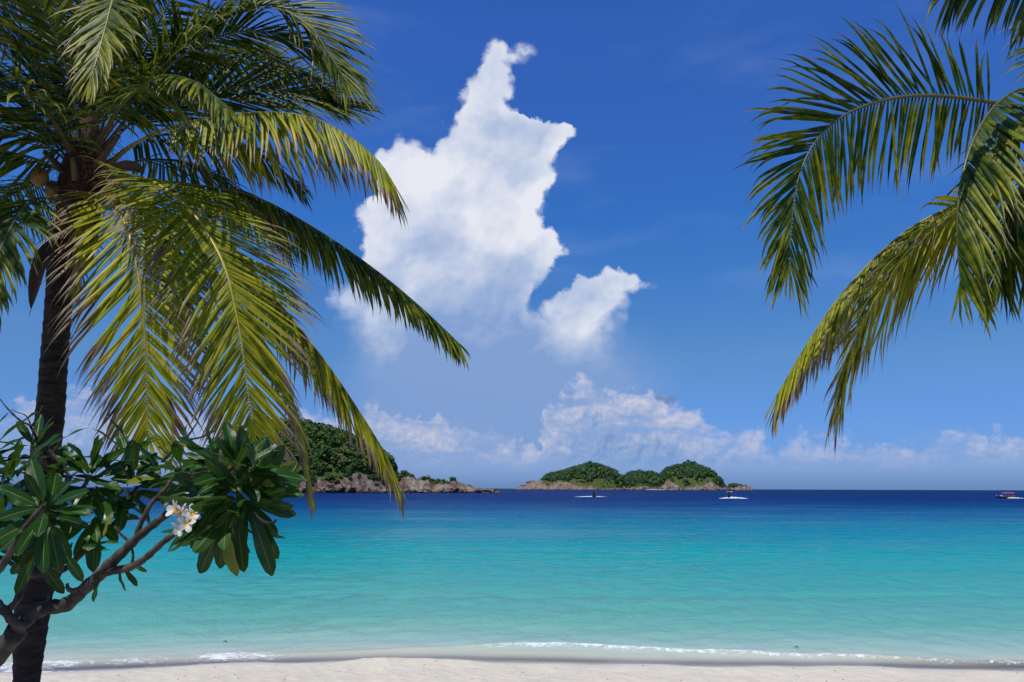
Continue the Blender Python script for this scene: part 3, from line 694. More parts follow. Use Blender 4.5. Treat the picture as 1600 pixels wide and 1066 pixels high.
def canopy_mb(x0, x1, w, z):
    mb = MB(); v = []; f = []; nx, ny = 8, 6
    for s in (0, 0.07):
        for i in range(nx + 1):
            for j in range(ny + 1):
                b = j / ny * 2 - 1; v.append(Vector((x0 + (x1 - x0) * i / nx, b * w / 2, z - s + 0.16 * (1 - b * b) + 0.03 * math.cos(i * math.pi / 2))))
    m_ = (nx + 1) * (ny + 1)
    for s in (0, m_):
        for i in range(nx):
            for j in range(ny):
                a = s + i * (ny + 1) + j; f.append((a, a + ny + 1, a + ny + 2, a + 1) if s == 0 else (a, a + 1, a + ny + 2, a + ny + 1))
    for i in range(nx):
        for j in (0, ny): a = i * (ny + 1) + j; f.append((a, a + ny + 1, a + ny + 1 + m_, a + m_))
    for j in range(ny):
        for i in (0, nx): a = i * (ny + 1) + j; f.append((a, a + 1, a + 1 + m_, a + m_))
    mb.add(v, f); return mb
def child(mb, name, m_, parent, smooth=False):
    o = mb.build(name, m_, None, smooth); o.parent = parent; return o
def wake(loc, rz, L0, L1, w, h, label):
    mb = MB(); rnd = random.Random(int(loc[0] * 10))
    for k in range(90):
        t = rnd.random(); x = L0 + (L1 - L0) * t; s = (1 - t) ** .6 + .18
        c = Vector((x, rnd.uniform(-1, 1) * w * (.25 + .6 * t), 0.0)); r = rnd.uniform(.25, .6)
        mb.add([c + Vector((v.x * r * 1.9, v.y * r, max(-.1, v.z) * h * s * rnd.uniform(.5, 1.1))) for v in ICO1], ICF1)
    o = mb.build('wake', M['foam']); o.location = loc; o.rotation_euler.z = rz; tag(o, label, 'wake', None, 'stuff')
def passenger(parent, x, y, z, m_):
    mb = MB(); pts = [Vector((x, y, z)), Vector((x + .02, y, z + .28)), Vector((x, y, z + .5)), Vector((x - .02, y, z + .6))]
    tube(mb, pts, [.17, .18, .17, .07], 8); child(mb, 'passenger_torso', m_, parent)

def rig(b, x0, x1, w, zc, cm, n_posts, base):
    child(canopy_mb(x0, x1, w, zc), 'canopy', cm, b)
    for i in range(n_posts):
        for s in (-1, 1):
            x = x0 + .15 + (x1 - x0 - .3) * i / (n_posts - 1); mb = MB()
            tube(mb, [Vector((x, s * w * .42, base)), Vector((x, s * w * .44, zc + .02))], [.03, .03], 6); child(mb, 'canopy_post', M['metal'], b)
def bench(b, xs_, w, z, m_):
    for x in xs_:
        mb = MB(); box(mb, (x, 0, z), (.35, w, .08)); child(mb, 'bench', m_, b)
def outboard(b, x, z):
    mb = MB(); box(mb, (x + .25, 0, z + .25), (.35, .35, .5)); box(mb, (x + .28, 0, z - .35), (.14, .12, .8)); box(mb, (x + .30, 0, z - .02), (.22, .22, .1)); child(mb, 'outboard_motor', M['grey'], b)

p = P(1572, 778.5, 300); p.z = 0.02
b = empty('longtail_boat', p, 'dark wooden boat with red canopy heading left at far right', 'boat'); b.rotation_euler.z = R(-6)
child(hull_mb(7.4, 1.9, .62, .95), 'hull', M['hull'], b, True)
rig(b, -1.7, 2.9, 1.9, 2.05, M['red'], 5, .6); bench(b, (-1.2, 0, 1.2, 2.4), 1.5, .55, M['wood_b']); outboard(b, 3.6, .5)
mb = MB(); box(mb, (-1.9, 0, .85), (.8, 1.1, .45)); box(mb, (-1.9, 0, 1.1), (.5, .8, .12)); child(mb, 'foredeck_cover', M['white'], b)
mb = MB(); box(mb, (2.2, 0, .95), (1.5, 1.72, .5)); box(mb, (2.9, 0, 1.4), (.12, 1.6, .5)); child(mb, 'stern_panel', M['wood_b'], b)
for k, x in enumerate((-.8, .2, .9)): passenger(b, x, -.45 + .3 * (k % 2), .6, M['white'] if k % 2 else M['shirt'])
wake((p.x + .2, p.y - 1.3, 0), R(-4), 0.0, 5.4, .7, .45, 'short white wake trailing right behind the red-canopied boat')

p = P(928, 775.8, 300); p.z = .02
b = empty('motor_boat', p, 'small dark motor boat under dark canopy in front of the far island', 'boat'); b.rotation_euler.z = R(84)
child(hull_mb(5.2, 1.9, .75, .5), 'hull', M['hull'], b, True); rig(b, -.9, 1.4, 1.75, 2.35, M['grey'], 3, .7); bench(b, (-.2, 1.0), 1.4, .6, M['wood_b']); outboard(b, 2.5, .6)
mb = MB(); box(mb, (-.7, 0, 1.15), (.5, 1.1, .9)); box(mb, (-.78, 0, 1.72), (.06, 1.0, .28)); child(mb, 'steering_console', M['grey'], b)
for y in (-.4, .4): passenger(b, .2, y, .7, M['grey'])
wake((p.x - .5, p.y - .6, 0), R(178), .2, 6.6, .8, .30, 'thin white wake stretching left of the small dark motor boat')
wake((p.x + .5, p.y - .6, 0), R(2), .2, 3.9, .6, .26, 'short white bow wave right of the small dark motor boat')

p = P(1140, 779.0, 262); p.z = .02
b = empty('motor_boat', p, 'motor boat with pale canopy top and white bow wave below the right island', 'boat'); b.rotation_euler.z = R(66)
child(hull_mb(5.0, 1.9, .8, .5), 'hull', M['hull'], b, True); rig(b, -.8, 1.3, 1.8, 2.25, M['white'], 3, .7); bench(b, (-.2, 1.0), 1.4, .6, M['wood_b']); outboard(b, 2.4, .6)
mb = MB(); box(mb, (-.5, 0, 1.2), (.6, 1.2, 1.0)); box(mb, (-.78, 0, 1.8), (.06, 1.0, .28)); child(mb, 'steering_console', M['grey'], b)
for y in (-.4, .4): passenger(b, .3, y, .75, M['shirt'] if y < 0 else M['grey'])
wake((p.x - .2, p.y - 1.5, 0), R(182), -.6, 3.4, .7, .55, 'white bow wave spreading left of the pale-topped motor boat')
wake((p.x + .2, p.y - 1.5, 0), R(-2), -.8, 5.2, .7, .60, 'white bow wave spreading right of the pale-topped motor boat')

# ---------------------------------------------------------------- palms
Z3 = Vector((0, 0, 1))
def leaflet(base, D, T, L, W, age_or_sun, rnd, droop, kink, fold=0.30):
    """one leaflet: a folded tapering blade that sags, its tip slack"""
    seg = 9; v = []; c = []; f = []; p = base.copy(); d = D.normalized(); step = L / seg
    side = (T - d * T.dot(d)).normalized(); kd = random.uniform(.5, .8)
    wob = Vector((random.gauss(0, 1), random.gauss(0, 1), 0)) * 0.05
    for i in range(seg + 1):
        t = i / seg
        w = W * min(1, 0.50 + t * 3.0) * (1 - t ** 3.2) ** 0.8 + 0.0008
        if t > 0.78: w *= max(0.10, 1 - (t - .78) * 3.6)
        side = (side - d * side.dot(d)).normalized(); nrm = d.cross(side)
        if nrm.z < 0: nn = -nrm
        else: nn = nrm
        e = nn * (-w * fold)
        v += [p - side * w / 2 + e, p.copy(), p + side * w / 2 + e]; c += [(t, rnd, age_or_sun)] * 3
        g = droop * (0.15 + 0.55 * t)
        if kink and t > kd: g += 1.6
        elif t > 0.74: g += droop * 1.8 + .45
        d = (d + (-Z3) * g * step / max(L, .2) * 1.6 + wob * t * .6).normalized(); p += d * step
    for i in range(seg):
        a = i * 3; f += [(a, a + 1, a + 4, a + 3), (a + 1, a + 2, a + 5, a + 4)]
    return v, f, c

def frond(palm, pts, Lmax=0.72, age_or_sun=0.1, droop=0.8, twist=0.0, t0=0.2, spacing=0.032, single=False, seed=1, lift=0.25, W=0.032, r0=0.024, ang=(62, 34), sides=(1, 1), label=None, kinkp=0.12, agev=0.12, dirv=None, hang=0.2, roll=0.0):
    st = random.getstate(); random.seed(seed)
    P3 = [P(*q) for q in pts]
    line, L = catmull(P3, 60)
    mb = MB(); cols = []
    pet = t0 * 0.6
    rad = [max(0.0035, (r0 * (1 + 1.0 * max(0, 1 - i / 60 / max(pet, .02)) ** 1.5)) * (1 - i / 60) ** 0.85) for i in range(61)]
    sides_n = 8; prev = None; vv = []; cc = []; ff = []
    hd = dirv if dirv else (P3[-1] - P3[0]); hd = Vector((hd.x, hd.y, 0)).normalized()
    S0 = hd.cross(Z3).normalized()
    def frame(i):
        T = (line[min(i + 1, 60)] - line[max(i - 1, 0)]).normalized()
        S = (S0 - T * S0.dot(T)).normalized(); Nn = S.cross(T).normalized()
        if Nn.dot(Z3) < 0 and abs(T.z) < 0.95 and T.dot(hd) > 0: Nn = -Nn
        a = roll + twist * (i / 60); q = Matrix.Rotation(a, 3, T); return T, q @ S, q @ Nn
    for i in range(61):
        T, S, Nn = frame(i)
        for k in range(sides_n):
            an = 2 * math.pi * k / sides_n; r = rad[i]
            vv.append(line[i] + S * math.cos(an) * r + Nn * math.sin(an) * r * (0.75 if math.sin(an) < 0 else 0.4)); cc.append((i / 60, 0.5, age_or_sun))
    for i in range(60):
        for k in range(sides_n): k2 = (k + 1) % sides_n; ff.append((i * 8 + k, i * 8 + k2, i * 8 + 8 + k2, i * 8 + 8 + k))
    mb.add(vv, ff, cc); fr = mb.build('frond', M['rachis'], palm)
    if label: fr['label'] = label
    n_one = 0; allb = MB(); n = int(L * (1 - t0) / spacing)
    for i in range(n):
        u = t0 + (1 - t0) * (i + 0.5) / n; fi = u * 60; k = int(min(59, fi)); w = fi - k
        base = line[k].lerp(line[k + 1], w); T, S, Nn = frame(k)
        g = (u - t0) / (1 - t0)
        prof = min(1, 0.55 + 2.3 * g) * (1 - 0.45 * max(0, g - 0.5) / 0.5) 
        for s in (-1, 1):
            if not sides[0 if s < 0 else 1]: continue
            if random.random() < 0.03: continue
            a = R(ang[0] + (ang[1] - ang[0]) * g + random.gauss(0, 4.5))
            D = T * math.cos(a) + S * s * math.sin(a) + Nn * (lift + random.gauss(0, .07)); hh = max(0, min(.95, random.gauss(hang, .07))); D = D * (1 - hh) - Z3 * hh
            l = Lmax * prof * random.uniform(.86, 1.08)
            ag = min(1, max(0, random.gauss(age_or_sun, agev)) + (0.25 * g * g if age_or_sun > .3 else 0))
            v, f, c = leaflet(base + S * s * rad[k] * .6, D, T, l, W * random.uniform(.8, 1.1) * (0.7 + .3 * prof), ag, random.random(), droop * random.uniform(.8, 1.25), random.random() < kinkp)
            if single and n_one < 75 and 0.12 < g < 0.9 and i % 2 == 0:
                n_one += .5
                m1 = MB(); m1.add([q - base for q in v], f, c); o = m1.build('leaflet', M['leaf'], None); o.parent = fr; o.location = base
            else: allb.add(v, f, c)
    # brush of leaflets at the very tip
    for s in (-1, -.4, .4, 1):
        T, S, Nn = frame(59); v, f, c = leaflet(line[60], T + S * s * .28, S, Lmax * .38, W * .6, min(1, age_or_sun + .15), random.random(), droop, False); allb.add(v, f, c)
    o = allb.build('leaflets' if not single else 'tip_leaflets', M['leaf'], None); o['kind'] = 'stuff'; o.parent = fr
    random.setstate(st); return fr

def ringed_trunk(palm, pts, rads, seed):
    line, L = catmull(pts, 230); mb = MB(); sides = 20; v = []; f = []; rnd = random.Random(seed)
    rr = np.interp(np.linspace(0, 1, 231), np.linspace(0, 1, len(rads)), rads); ph = 0
    prev = None
    for i, p in enumerate(line):
        T = (line[min(i + 1, 230)] - line[max(i - 1, 0)]).normalized(); a = Vector((1, 0, 0)); a = (a - T * a.dot(T)).normalized(); b = T.cross(a)
        for k in range(sides):
            an = 2 * math.pi * k / sides; s = i + 1.3 * math.sin(an * 1 + i * .02) + .5 * math.sin(an * 3 + 1)
            saw = (s / 5.0) % 1.0
            r = rr[i] * (0.955 + 0.075 * saw + 0.03 * noise.noise(Vector((math.cos(an) * 2, math.sin(an) * 2, i * .12 + seed)))) 
            v.append(p + (a * math.cos(an) + b * math.sin(an)) * r)
    for i in range(230):
        for k in range(sides): k2 = (k + 1) % sides; f.append((i * sides + k, i * sides + k2, (i + 1) * sides + k2, (i + 1) * sides + k))
    mb.add(v, f); return mb.build('trunk', M['bark'], palm)

def crown_heart(palm, c, k, seed):
    """brown fibrous sheath wrapped round the frond bases"""
    rnd = random.Random(seed); mb = MB(); v = []; f = []
    rings = [(-1.0, .135), (-0.8, .15), (-.55, .18), (-.3, .20), (0, .20), (.2, .17), (.42, .12), (.6, .06)]
    for z, r in rings:
        for q in range(24):
            an = q / 24 * 2 * math.pi; rr_ = r * k * (1 + .28 * noise.noise(Vector((math.cos(an) * 2.2, math.sin(an) * 2.2, z * 3 + seed))) + rnd.uniform(-.05, .05))
            v.append(c + Vector((math.cos(an) * rr_, math.sin(an) * rr_, z * k)))
    for i in range(len(rings) - 1):
        for q in range(24): q2 = (q + 1) % 24; f.append((i * 24 + q, i * 24 + q2, i * 24 + 24 + q2, i * 24 + 24 + q))
    mb.add(v, f); mb.build('fibre_sheath', M['fibre'], palm)
    mb = MB()
    for q in range(340):                               # loose strands of netting and old flower stalks
        an = rnd.uniform(0, 6.283); z = rnd.uniform(-.75, .45); r = .22 * k; p = c + Vector((math.cos(an) * r, math.sin(an) * r, z * k)); d = Vector((math.cos(an), math.sin(an), rnd.uniform(-.2, .9))).normalized()
        pts = [p]; L = rnd.uniform(.08, .42)
        for s in range(5): d = (d + Vector((rnd.gauss(0, .3), rnd.gauss(0, .3), -.45))).normalized(); pts.append(pts[-1] + d * L / 5)
        w = rnd.uniform(.0015, .008); sd_ = Vector((-math.sin(an), math.cos(an), 0)) * w; vv = []
        for s, pt in enumerate(pts): vv += [pt - sd_ * (1 - s / 6), pt + sd_ * (1 - s / 6)]
        mb.add(vv, [(2 * s, 2 * s + 1, 2 * s + 3, 2 * s + 2) for s in range(5)])
    o = mb.build('fibre_strands', M['fibre'], palm); o['kind'] = 'stuff'
def petiole_stubs(palm, c, k, n, seed):
    rnd = random.Random(seed)
    for q in range(n):
        an = q * 2.399 + seed; d = Vector((math.cos(an), math.sin(an), .75)).normalized(); p = c + Vector((0, 0, -.5 + .6 * q / n)) * k + d * .1
        mb = MB(); L = rnd.uniform(.28, .5); pts = [p + d * L * t + Z3 * (.05 * t * t) for t in (0, .33, .66, 1)]
        tube(mb, pts, [.060 * k, .045 * k, .034 * k, .026 * k], 8, (0.1, .5, .2)); mb.build('frond_stub', M['rachis'], palm)
def coconut(palm, p, r, seed):
    mb = MB(); off = Vector((seed, 0, 0)); mb.add([p + Vector((v.x * r * (1 + .12 * math.cos(3 * math.atan2(v.y, v.x))), v.y * r, v.z * r * 1.28)) for v in ICO2], ICF2)
    return mb.build('coconut', M['nut'], palm)
def spathe(palm, pts, w, seed):
    line, L = catmull([P(*q) for q in pts], 14); mb = MB(); v = []; f = []
    for i, p in enumerate(line):
        t = i / 14; ww = w * math.sin(min(1, .12 + t * .95) * math.pi) ** .7; T = (line[min(14, i + 1)] - line[max(0, i - 1)]).normalized(); s = T.cross(Vector((0, 1, 0))).normalized(); n_ = T.cross(s)
        for k in range(6):
            a = -1 + 2 * k / 5; v.append(p + s * ww * a + n_ * ww * .8 * a * a)
        for k in range(6):
            a = 1 - 2 * k / 5; v.append(p + s * ww * a * .96 + n_ * (ww * .8 * a * a + .008))
    for i in range(14):
        for k in range(12): f.append((i * 12 + k, i * 12 + (k + 1) % 12, i * 12 + 12 + (k + 1) % 12, i * 12 + 12 + k))
    mb.add(v, f); return mb.build('spathe', M['spathe'], palm)

PD = 7.0
lb = P(38, 1330, PD); lb.z = 0.55
palmL = empty('coconut_palm', lb, 'tall coconut palm on the left with ringed dark trunk and full crown', 'palm tree', None)
pts = [lb, P(40, 1150, PD), P(42, 1060, PD), P(47, 1000, PD), P(53, 930, PD), P(59, 850, PD), P(67, 750, PD), P(78, 650, PD), P(85, 560, PD), P(92, 470, PD), P(100, 380, PD), P(120, 300, PD)]
ringed_trunk(palmL, pts, [.155, .105, .108, .140, .136, .130, .126, .122, .118, .120, .140, .145], 1)
hc = P(132, 268, PD)
crown_heart(palmL, hc, 1.0, 3); petiole_stubs(palmL, hc, 1.0, 9, 4)
for k, (x, y, dd) in enumerate(((62, 277, -.35), (84, 300, -.15), (172, 302, -.1))): coconut(palmL, P(x, y, PD + dd), .078, k)
spathe(palmL, [(92, 372, PD - .1), (70, 410, PD - .3), (58, 450, PD - .35), (46, 494, PD - .36)], .075, 1)
spathe(palmL, [(225, 268, PD - .2), (200, 262, PD - .2), (170, 275, PD - .2), (150, 285, PD - .1)], .06, 2)
a7 = PD
LF = [
 # pts, options; sunlit fronds are set yellower to look brightly lit
 ([(140, 285, 7.0), (215, 222, 6.85), (300, 190, 6.7), (400, 176, 6.55), (480, 182, 6.5), (545, 212, 6.45), (592, 252, 6.4), (616, 288, 6.4)], dict(Lmax=.84, age_or_sun=.50, droop=.5, hang=.62, single=True, seed=1, t0=.28, spacing=0.0279, W=0.0302, label='sunlit yellow-green frond arching right with leaflets hanging')),
 ([(140, 290, 7.0), (215, 283, 7.25), (300, 288, 7.5), (400, 308, 7.8), (500, 362, 8.0), (590, 424, 8.1), (660, 482, 8.2), (716, 535, 8.2)], dict(Lmax=.68, age_or_sun=.12, spacing=0.0279, W=0.0302, droop=.7, hang=.6, seed=2, t0=.2)),
 ([(140, 290, 6.95), (215, 275, 6.6), (290, 320, 6.2), (345, 402, 5.95), (371, 500, 5.85), (386, 600, 5.85), (394, 672, 5.9)], dict(Lmax=1.04, age_or_sun=.48, droop=.32, hang=.05, single=True, seed=3, t0=.12, lift=.02, ang=(58, 36), spacing=0.0254, W=0.0285, label='broad sunlit frond with yellow midrib hanging towards the shore', dirv=Vector((.55, -.9, 0)))),
 ([(130, 300, 6.9), (165, 308, 6.6), (196, 350, 6.3), (216, 430, 6.15), (226, 520, 6.1), (230, 610, 6.12), (232, 680, 6.15)], dict(Lmax=1.0, age_or_sun=.70, droop=.35, hang=.05, seed=4, t0=.08, lift=.02, ang=(60, 32), spacing=0.0254, W=0.0276, agev=.16, label='ageing frond drooping before the trunk with withered tips', dirv=Vector((.3, -1, 0)))),
 ([(150, 290, 7.1), (240, 300, 7.1), (340, 360, 7.1), (430, 465, 7.15), (505, 560, 7.2), (560, 640, 7.25), (600, 705, 7.3), (622, 750, 7.3)], dict(Lmax=.76, age_or_sun=.42, spacing=0.0271, W=0.0302, droop=.6, hang=.6, seed=5, t0=.2)),
 ([(150, 300, 7.0), (230, 320, 6.9), (320, 400, 6.8), (390, 500, 6.75), (440, 580, 6.75), (468, 660, 6.75), (478, 720, 6.75), (487, 775, 6.75)], dict(Lmax=.46, age_or_sun=.62, droop=.8, hang=.55, seed=6, t0=.35, W=0.0267, label='brown withered frond hanging lowest beside the headland')),
 ([(140, 250, 7.0), (190, 180, 6.9), (260, 95, 6.8), (350, 32, 6.7), (420, 8, 6.65), (480, 38, 6.6), (515, 85, 6.55), (540, 125, 6.5)], dict(Lmax=.98, age_or_sun=.16, droop=.45, hang=.15, roll=.8, seed=7, t0=.15, ang=(60, 22), spacing=0.0262, W=0.0302)),
 ([(140, 255, 7.0), (220, 180, 7.2), (300, 148, 7.4), (380, 138, 7.6), (460, 146, 7.8), (530, 165, 7.9)], dict(Lmax=1.08, age_or_sun=.10, droop=.3, hang=.0, spacing=0.0279, W=0.0320, seed=8, t0=.2, lift=.1, roll=1.2, ang=(55, 14))),
 ([(140, 240, 6.9), (165, 120, 6.5), (185, 20, 6.0), (178, -5, 5.6), (165, 40, 5.2), (150, 95, 5.0), (140, 125, 4.95)], dict(Lmax=.56, age_or_sun=.22, droop=.35, hang=.15, seed=9, t0=.55, lift=.1, ang=(48, 22), dirv=Vector((-.1, -1, 0)))),
 ([(140, 240, 7.0), (142, 130, 7.0), (150, 20, 7.0), (165, -100, 7.1), (190, -210, 7.2)], dict(Lmax=.92, age_or_sun=.05, droop=0.21, hang=0.00, seed=10, t0=.15, lift=.1, W=0.0374, dirv=Vector((0, 1, 0)))),
 ([(125, 245, 7.0), (85, 160, 6.9), (30, 80, 6.8), (-50, 20, 6.7), (-140, 10, 6.6)], dict(Lmax=.85, age_or_sun=.05, droop=0.48, hang=0.26, seed=11, t0=.15)),
 ([(120, 255, 6.95), (85, 190, 6.6), (40, 150, 6.2), (-20, 140, 5.9), (-90, 170, 5.7)], dict(Lmax=.80, age_or_sun=.15, droop=0.54, hang=0.34, seed=12, t0=.1)),
 ([(115, 280, 6.9), (60, 250, 6.7), (0, 240, 6.5), (-80, 270, 6.3), (-150, 340, 6.2)], dict(Lmax=.72, age_or_sun=.10, droop=0.60, hang=0.41, seed=13, t0=.12)),
 ([(110, 340, 7.0), (60, 348, 7.0), (0, 356, 7.0), (-80, 400, 7.0), (-150, 490, 7.0)], dict(Lmax=.70, age_or_sun=.18, droop=0.66, hang=0.49, seed=14, t0=.28)),
 ([(150, 250, 7.1), (230, 150, 7.4), (310, 95, 7.6), (400, 85, 7.8), (480, 115, 7.9), (530, 160, 7.9)], dict(Lmax=.72, age_or_sun=.10, droop=0.54, hang=0.34, seed=15, t0=.2)),
 ([(150, 240, 7.0), (200, 140, 6.9), (240, 50, 6.8), (290, -30, 6.7), (360, -80, 6.6)], dict(Lmax=.88, age_or_sun=.16, droop=0.42, hang=0.19, seed=16, t0=.15)),
 ([(150, 270, 7.1), (230, 250, 7.6), (310, 260, 8.0), (390, 310, 8.3), (450, 380, 8.4)], dict(Lmax=.74, age_or_sun=.05, droop=0.60, hang=0.41, seed=17, t0=.2)),
 ([(110, 320, 6.8), (60, 310, 6.3), (20, 350, 5.9), (-15, 430, 5.7), (-40, 520, 5.6)], dict(Lmax=.60, age_or_sun=.10, droop=0.48, hang=0.26, seed=18, t0=.2)),
 ([(120, 260, 7.1), (70, 130, 7.4), (30, 20, 7.7), (10, -80, 7.9)], dict(Lmax=.90, age_or_sun=.05, droop=0.30, hang=0.04, seed=19, t0=.15)),
 ([(125, 270, 7.1), (60, 200, 7.6), (-20, 160, 8.1), (-110, 170, 8.5)], dict(Lmax=.85, age_or_sun=.05, droop=0.48, hang=0.26, seed=20, t0=.15)),
 ([(150, 265, 7.1), (230, 215, 7.4), (320, 215, 7.6), (400, 235, 7.8), (470, 290, 7.9)], dict(Lmax=.66, age_or_sun=.04, droop=0.60, hang=0.41, seed=21, t0=.2)),
 ([(140, 245, 6.9), (190, 165, 6.5), (250, 120, 6.1), (310, 130, 5.8), (360, 175, 5.6)], dict(Lmax=.62, age_or_sun=.12, droop=0.60, hang=0.41, seed=22, t0=.2)),
 ([(140, 300, 7.1), (190, 290, 7.5), (235, 330, 7.9), (262, 410, 8.1), (275, 490, 8.2)], dict(Lmax=.74, age_or_sun=.10, droop=0.48, hang=0.26, seed=23, t0=.2, dirv=Vector((.3, 1, 0)))),
 ([(120, 250, 7.2), (60, 180, 7.5), (-10, 100, 7.8), (-80, 60, 8.0)], dict(Lmax=.92, age_or_sun=.04, droop=.3, hang=.1, seed=50, t0=.12)),
 ([(120, 265, 7.0), (70, 225, 6.8), (10, 205, 6.6), (-60, 215, 6.5), (-120, 270, 6.4)], dict(Lmax=.80, age_or_sun=.06, droop=.5, hang=.35, seed=51, t0=.12)),
 ([(120, 290, 7.2), (60, 285, 7.5), (0, 310, 7.8), (-60, 370, 8.0)], dict(Lmax=.80, age_or_sun=.04, droop=.5, hang=.4, seed=52, t0=.12)),
 ([(140, 240, 7.1), (115, 100, 7.3), (100, -20, 7.5), (90, -120, 7.7)], dict(Lmax=.95, age_or_sun=.04, droop=.3, hang=.05, seed=53, t0=.12)),
 ([(145, 240, 7.1), (190, 110, 7.3), (230, 0, 7.5), (290, -90, 7.7)], dict(Lmax=.95, age_or_sun=.05, droop=.4, hang=.1, seed=54, t0=.12)),
 ([(150, 245, 7.0), (210, 170, 7.0), (280, 90, 7.0), (370, 50, 7.0), (450, 60, 7.0), (520, 110, 7.0)], dict(Lmax=.80, age_or_sun=.08, droop=.5, hang=.2, seed=55, t0=.15, ang=(62, 22))),
 ([(125, 300, 7.15), (118, 370, 7.2), (108, 430, 7.2), (104, 490, 7.2)], dict(Lmax=.30, age_or_sun=.9, droop=.5, hang=.6, seed=56, t0=.1, W=0.0178)),
 ([(135, 305, 6.85), (130, 360, 6.78), (122, 420, 6.78), (118, 460, 6.78)], dict(Lmax=.30, age_or_sun=.9, droop=.5, hang=.6, seed=57, t0=.1, W=0.0160)),
 ([(130, 240, 6.9), (110, 130, 6.6), (80, 40, 6.2), (30, -30, 5.8)], dict(Lmax=.80, age_or_sun=.06, droop=0.42, hang=0.19, seed=24, t0=.2)),
]
for pts_, kw in LF: frond(palmL, pts_, **kw)

RD = 6.0
rb = P(1735, 1400, RD); rb.z = 0.6
palmR = empty('coconut_palm', rb, 'coconut palm at the right edge reaching in with green and yellow fronds', 'palm tree', None)
rc = P(1690, 190, RD)
ringed_trunk(palmR, [rb, rb.lerp(rc, .33) + Vector((.10, 0, 0)), rb.lerp(rc, .66) + Vector((.06, 0, 0)), rc], [.17, .14, .13, .15], 9)
crown_heart(palmR, rc, .95, 8); petiole_stubs(palmR, rc, .9, 8, 2)
for k, (dx, dy) in enumerate(((.22, -.1), (-.1, -.28), (.1, .26))): coconut(palmR, rc + Vector((dx, dy, -.35)), .08, k)
RF = [  # sunlit fronds set yellower here too, standing in for light
 ([(1690, 200, 6.0), (1620, 172, 5.95), (1550, 160, 5.9), (1470, 150, 5.85), (1400, 153, 5.8), (1335, 172, 5.75), (1285, 208, 5.7), (1253, 262, 5.66), (1239, 330, 5.62), (1233, 415, 5.6)], dict(Lmax=.86, age_or_sun=.12, droop=.35, single=True, seed=31, t0=.22, W=0.0320, spacing=0.0336, lift=.05, roll=1.45, hang=.22, ang=(84, 28), kinkp=.35, label='dark green frond arching left against the blue sky')),
 ([(1680, 190, 5.9), (1610, 140, 5.6), (1560, 160, 5.35), (1522, 215, 5.2), (1501, 285, 5.1), (1495, 360, 5.05), (1500, 440, 5.05)], dict(Lmax=.92, age_or_sun=.10, droop=.4, hang=.35, seed=32, t0=.2, sides=(1, 0), W=0.0337, spacing=0.0246, lift=.05, kinkp=.25, dirv=Vector((-.9, -.5, 0)))),
 ([(1690, 240, 6.0), (1600, 262, 6.1), (1500, 315, 6.2), (1410, 365, 6.3), (1325, 447, 6.4), (1265, 530, 6.45), (1215, 615, 6.5)], dict(Lmax=.80, age_or_sun=.50, droop=.5, hang=.6, seed=33, t0=.22, W=0.0320, spacing=0.0279, kinkp=.1)),
 ([(1690, 250, 5.9), (1590, 275, 5.8), (1500, 325, 5.75), (1430, 385, 5.7), (1370, 462, 5.65), (1332, 540, 5.65), (1310, 620, 5.65)], dict(Lmax=.88, age_or_sun=.44, droop=.4, hang=.25, single=True, seed=34, t0=.22, W=0.0320, spacing=0.0295, lift=.05, roll=.7, ang=(58, 26), kinkp=.1, agev=.16, label='yellowing sunlit frond drooping left with a brown tip')),
 ([(1700, 190, 6.0), (1715, 90, 5.6), (1695, 10, 5.2), (1650, -38, 5.0), (1590, -55, 4.8), (1530, -50, 4.7), (1490, -30, 4.65)], dict(Lmax=.90, age_or_sun=.0, droop=.35, hang=.30, seed=35, t0=.12, W=0.0409, spacing=0.0344, kinkp=.75, lift=.0, roll=1.3, ang=(60, 25), agev=.03)),
 ([(1700, 230, 5.9), (1650, 240, 5.75), (1605, 290, 5.7), (1575, 370, 5.7), (1565, 440, 5.7)], dict(Lmax=.80, age_or_sun=.08, droop=.4, hang=.45, seed=43, t0=.15, spacing=0.0262)),
 ([(1700, 210, 6.0), (1640, 180, 6.3), (1580, 200, 6.6), (1540, 270, 6.8), (1530, 360, 6.9)], dict(Lmax=.85, age_or_sun=.05, droop=.4, hang=.45, seed=44, t0=.15, spacing=0.0279)),
 ([(1700, 220, 5.9), (1640, 210, 5.6), (1600, 270, 5.4), (1590, 360, 5.3), (1600, 440, 5.3)], dict(Lmax=.74, age_or_sun=.10, droop=.5, hang=.4, seed=36, t0=.2, sides=(1, 0), dirv=Vector((-.6, -.8, 0)))),
 ([(1700, 200, 6.1), (1780, 130, 6.1), (1880, 120, 6.1), (1980, 180, 6.1), (2040, 280, 6.1)], dict(Lmax=.75, age_or_sun=.1, droop=.6, hang=.4, seed=38)),
 ([(1700, 200, 6.1), (1740, 120, 6.6), (1790, 80, 7.2), (1850, 110, 7.8)], dict(Lmax=.75, age_or_sun=.1, droop=.6, seed=39)),
 ([(1700, 220, 6.0), (1780, 230, 5.7), (1850, 300, 5.5), (1880, 420, 5.4)], dict(Lmax=.75, age_or_sun=.2, droop=.6, hang=.4, seed=40)),
 ([(1690, 250, 6.1), (1640, 260, 6.5), (1605, 320, 6.8), (1590, 400, 6.9)], dict(Lmax=.74, age_or_sun=.12, droop=.5, hang=.45, seed=41, t0=.2)),
 ([(1700, 200, 6.0), (1690, 90, 6.2), (1700, -20, 6.5), (1740, -130, 6.8)], dict(Lmax=.8, age_or_sun=.05, droop=.5, seed=42, t0=.2)),
]
for pts_, kw in RF: frond(palmR, pts_, **kw)

